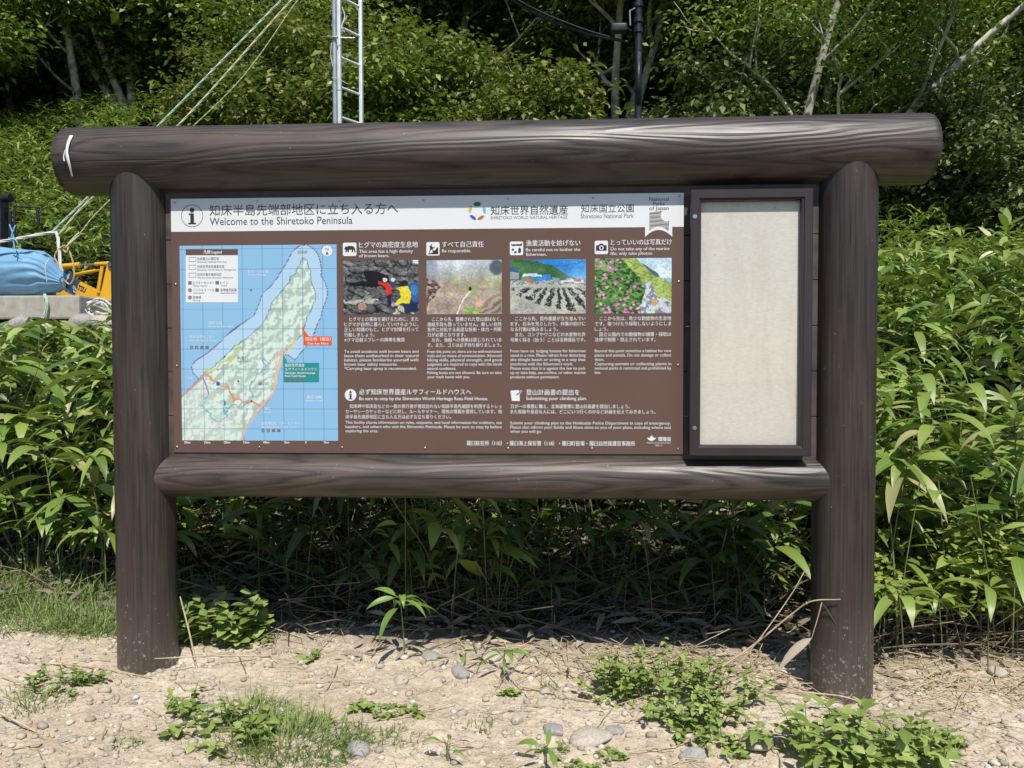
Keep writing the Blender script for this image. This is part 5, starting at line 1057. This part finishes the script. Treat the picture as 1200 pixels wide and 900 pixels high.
# blue tarp bundle, gathered at its right end
xa, xb = P(-45, 315, 4.35)[0], P(76, 320, 4.35)[0]; zc = P(40, 318, 4.35)[2]; yc = 4.42
def tarp():
    b = MB(); n, k = 110, 96; t = np.linspace(0, 1, n); th = np.arange(k)*2*PI/k; T, A_ = np.meshgrid(t, th, indexing='ij')
    rz = np.interp(t, [0, .3, .55, .74, .86, .93, .97, 1], [.24, .27, .25, .225, .15, .08, .06, .075])[:, None]; ry = rz*1.05
    g = sst(T, .45, .95); fold = (fbm(A_*3.2+T*1.5, T*3+5, 3)-.5)*.14*(1-g)+.16*g*(np.abs(np.sin(A_*9+T*5+3*fbm(A_, T*4, 2)))-.5)
    R = 1+fold; z = zc+np.interp(t, [0, .8, 1], [0, -.02, -.12])[:, None]+rz*R*np.sin(A_); z = np.maximum(z, zs+.004+.01*np.cos(A_*3)**2)
    x = xa+(xb-xa)*T+.01*np.sin(A_*4); y = yc+ry*R*np.cos(A_); i = np.arange(n-1)[:, None]*k; j = np.arange(k)[None]
    b.add(np.stack([x, y, z], -1).reshape(-1, 3), np.stack([i+j, i+(j+1) % k, i+k+(j+1) % k, i+k+j], -1).reshape(-1, 4)); return b
M['tarp'] = m_plain('blue_tarp', (.18, .37, .56), .55, .35, .12, 7, .25, 0, .01); M['tarp_g'] = m_plain('grey_tarp', (.25, .30, .38), .5, .4, .2, 12, .3, 0, .01)
TB = empty('tarp_bundle', ((xa+xb)/2, yc, zs), 'light blue tarpaulin bundle tied shut on the concrete slab', 'bundle')
b = tarp(); o = lpart(b, 'tarpaulin', 'tarp', TB)
b = MB(); c = np.array([xb, yc, zc-.12]); V = []; k = 20; rg = np.random.default_rng(9)
for i_, (f_, rr_) in enumerate([(0, .06), (.02, .07), (.05, .085), (.08, .1)]):
    for a in np.arange(k)*2*PI/k: V.append(c+[f_-.05+.02*math.sin(3*a)*i_/3, rr_*math.cos(a)*(1+.2*math.sin(5*a)), max(rr_*math.sin(a)*(1+.25*math.sin(4*a+1)), zs-c[2]+.004+.003*i_)])
i = np.arange(3)[:, None]*k; j = np.arange(k)[None]; b.add(V, np.stack([i+j, i+(j+1) % k, i+k+(j+1) % k, i+k+j], -1).reshape(-1, 4)); lpart(b, 'gathered_end', 'tarp_g', TB)
b = MB(); b.tube(smooth_line([P(57.5, 303, 4.16), P(53, 312, 4.13), P(54, 322, 4.13), P(55, 330, 4.14)], 5), .005, 6); lpart(b, 'tie_cord', 'rope_w', TB)
# ropes
def rope(pts, r_, mat, label, extra=()):
    b = MB()
    for L in (pts,)+tuple(extra):
        L = smooth_line(L, 8); d = np.linalg.norm(np.diff(L, axis=0), axis=1).sum(); n = max(int(d/.02), 12); s_ = np.concatenate([[0], np.cumsum(np.linalg.norm(np.diff(L, axis=0), axis=1))]); u = np.linspace(0, s_[-1], n)
        C_ = np.stack([np.interp(u, s_, L[:, k]) for k in range(3)], 1); t = np.gradient(C_, axis=0); t /= np.linalg.norm(t, axis=1)[:, None]; a = np.cross(t, [0.13, .2, 1]); a /= np.linalg.norm(a, axis=1)[:, None]; c = np.cross(t, a)
        for ph in (0, 2.09, 4.19):
            w = u/(r_*5)+ph; b.tube(C_+r_*.5*(np.cos(w)[:, None]*a+np.sin(w)[:, None]*c), r_*.56, 5, caps=False)
    return tag(b.obj('rope', M[mat]), label, 'rope')
top = P(391, -45, 4.47)
rope([P(-30, 290, 4.1), P(0, 283.5, 4.15), P(30, 278, 4.2), P(62, 272.5, 4.3), P(67, 276, 4.3), P(69, 290, 4.25), P(71, 310, 4.2), P(73, 318, 4.2)], .016, 'rope_w', 'thick white green rope running over the blue bundle and down its end')
rope([P(60, 273, 4.3), P(101, 233, 4.33), P(185, 148, 4.37), P(331, -1, 4.44), P(362, -33, 4.46), top], .011, 'rope_g', 'upper green white stay rope slanting up to the mast')
rope([P(69, 275, 4.3), P(107, 233, 4.33), P(208, 148, 4.37), P(343, -1, 4.44), top], .011, 'rope_y', 'middle pale stay rope slanting up to the mast beside the green one')
rope([P(80, 288, 4.3), P(94, 273, 4.32), P(129, 234, 4.35), P(272, 104, 4.42), P(350, -1, 4.46), top+[0, 0, -.02]], .0055, 'rope_y', 'thinnest stay rope, lowest of the three slanting ropes')
rope([P(79, 289, 4.28), P(86, 281, 4.29), P(94, 273, 4.3)], .017, 'rope_y', 'thick knotted lower end of the thinnest stay rope')
rope([P(73, 316, 4.2), P(64, 300, 4.22), P(76, 288, 4.24), P(84, 302, 4.2), P(87, 322, 4.18), P(82, 333, 4.18), P(75, 328, 4.18)], .008, 'rope_t', 'loose tan rope loop hanging beside the bundle end')
rope([P(77, 292, 4.22), P(80, 290, 4.2), P(78, 296, 4.2), P(74, 292, 4.22), P(79, 289, 4.2)], .009, 'rope_t', 'tan rope knot above the loose loop')
rope([P(52, 345, 3.98), P(55, 352, 3.96), P(54, 364, 3.96), P(48, 377, 3.95)], .014, 'rope_g', 'green white rope end hanging over the slab edge')
rope([P(11, 263, 4.14), P(15, 274, 4.13), P(16, 284, 4.12), P(17, 291, 4.12)], .006, 'rope_b', 'pale blue twine tied round the thick rope', [[P(18, 264, 4.14), P(14, 274, 4.12), P(13, 282, 4.12)], [P(10, 279, 4.13), P(18, 281, 4.11), P(21, 286, 4.12)]])
nt = []; rg = np.random.default_rng(14)
for k in range(5):
    cu, cv = rg.uniform(96, 126), rg.uniform(354, 368); nt.append([P(cu+13*math.cos(a+k), cv+9*math.sin(a*1.1+k), 3.9+.04*math.sin(3*a)) for a in np.linspace(0, 5.6, 8)])
rope(nt[0], .011, 'rope_w', 'tangle of white rope coils lying at the slab end by the left post', nt[1:]+[[P(88, 371, 3.9), P(100, 374, 3.88), P(116, 372, 3.88), P(134, 374, 3.9)]])
# dark machine mast at the far left edge and thin frame
x0 = P(5, 280, 5.6)
MA = empty('machine_mast', (x0[0], 5.6, zs-.05), 'dark metal mast of a machine cut off by the left edge', 'machine'); b = MB(); p0, p1 = P(-6, 230, 5.6), P(6, 350, 5.6)
b.box((p0[0], 5.55, zs-.045), (p1[0], 5.7, p0[2]), bev=.01); b.box((p0[0]-.4, 5.75, zs-.045), (p0[0]-.25, 5.9, p0[2]+.1)); lpart(b, 'mast', 'black', MA)
b = MB(); c = P(9, 232, 5.55); b.tube([c+[-.06, 0, 0], c+[.04, 0, 0]], .05, 16); lpart(b, 'roller', 'black', MA)
b = MB(); b.tube([P(12, 248, 5.6), P(12, 300, 5.6)], .02, 8); b.tube([P(17, 242, 5.6), P(48, 243, 5.6), P(49, 252, 5.6)], .009, 8); b.tube([P(17, 242, 5.6), P(17, 300, 5.6)], .012, 8); b.tube([P(44, 246, 5.6), P(45, 264, 5.6)], .018, 8); lpart(b, 'guard_frame', 'black', MA)
# yellow machine arm
YA = 6.2; YM = empty('excavator', P(125, 350, YA), 'yellow excavator arm with dark lettering partly hidden by the left post', 'excavator')
def Y2(L): return [(P(u, v, YA)[0], P(u, v, YA)[2]) for u, v in L]
b = MB(); b.poly(Y2([(66, 334), (74, 323), (84, 326), (114, 342.5), (118, 343), (126, 307), (142, 307), (170, 330), (200, 345), (200, 372), (160, 366), (131, 356), (100, 349), (66, 346)]), YA, YA+.16); lpart(b, 'boom', 'yellow', YM).data.polygons.foreach_set('use_smooth', [False]*len(YM.children[0].data.polygons))
b = MB(); b.tube([P(66, 313, YA+.02), P(94, 310.5, YA+.02)], .034, 14); lpart(b, 'hydraulic_cylinder', 'yellow', YM); b = MB(); b.tube([P(112, 309.6, YA+.02), P(128, 308.5, YA+.02)], .024, 14); lpart(b, 'cylinder_mount', 'yellow', YM)
b = MB(); b.tube([P(94, 310.5, YA+.02), P(112, 309.6, YA+.02)], .014, 12); lpart(b, 'rod', 'steel', YM); b = MB(); b.disc(np.array(Y2([(131, 311)])[0]), .045, YA-.02, YA-.001, 20); lpart(b, 'pivot_pin', 'steel', YM)
b = MB(); b.tube([P(84, 322, YA+.05), P(112, 317, YA+.05), P(121, 316, YA+.05)], .02, 8); b.tube([P(120, 312, YA-.02), P(115, 341, YA-.02)], .022, 8); lpart(b, 'link_bar', 'yellow', YM)
b = MB(); b.box(P(70, 321, YA+.2), P(84, 314, YA+.3)); b.tube(smooth_line([P(72, 322, YA-.03), P(80, 318, YA-.05), P(88, 323, YA-.03)], 5), .012, 6); lpart(b, 'hoses', 'black', YM)
cu = bpy.data.curves.new('t', 'FONT'); cu.body = 'KOMATSU'; cu.size = 1; cu.offset = .03; cu.resolution_u = 2; ob = bpy.data.objects.new('t', cu); me = bpy.data.meshes.new_from_object(ob); bpy.data.objects.remove(ob)
v = coords(me); a0, a1 = P(75.5, 333, YA), P(99.5, 343, YA); w_ = v[:, 0].max(); ex = (a1-a0)/w_; hh = .075; n_ = np.array([-ex[2], 0, ex[0]])/np.hypot(ex[0], ex[2]); V = a0+v[:, :1]*ex+v[:, 1:2]*n_*hh*1.2; V[:, 1] = YA-.004
b = MB(); me.calc_loop_triangles(); b.add(V, [tuple(t_.vertices) for t_ in me.loop_triangles]); M['navy'] = m_plain('navy_print', (.02, .02, .08), .4, .4, .05, 4, 0); lpart(b, 'lettering', 'navy', YM)
# ------------------------------------------------------------------ light
EL, AZ = math.radians(57.6), math.radians(15)        # sun behind the camera, slightly to its right
tosun = Vector((math.cos(EL)*math.sin(AZ), -math.cos(EL)*math.cos(AZ), math.sin(EL)))
sl = bpy.data.lights.new('sun', 'SUN'); sl.energy = 5.0; sl.angle = math.radians(.5); sl.color = (1, .955, .88)
so = bpy.data.objects.new('sun', sl); COL.objects.link(so); so.rotation_euler = (-tosun).to_track_quat('-Z', 'Y').to_euler(); so.location = (2, -6, 9)
W = bpy.data.worlds.new('World'); S.world = W; W.use_nodes = True; nt_ = W.node_tree; bg = nt_.nodes['Background']; sk = nt_.nodes.new('ShaderNodeTexSky'); sk.sky_type = 'NISHITA'; sk.sun_disc = False
sk.sun_elevation = EL; sk.sun_rotation = math.atan2(tosun.x, tosun.y); nt_.links.new(sk.outputs[0], bg.inputs[0]); bg.inputs[1].default_value = .11; sk.ozone_density = 3.0; sk.dust_density = .4
S.view_settings.view_transform = 'Standard'; S.view_settings.look = 'None'; S.view_settings.exposure = 0
S.cycles.max_bounces = 6; S.cycles.diffuse_bounces = 2; S.cycles.glossy_bounces = 2; S.cycles.transmission_bounces = 3; S.cycles.transparent_max_bounces = 6; S.cycles.caustics_reflective = False; S.cycles.caustics_refractive = False
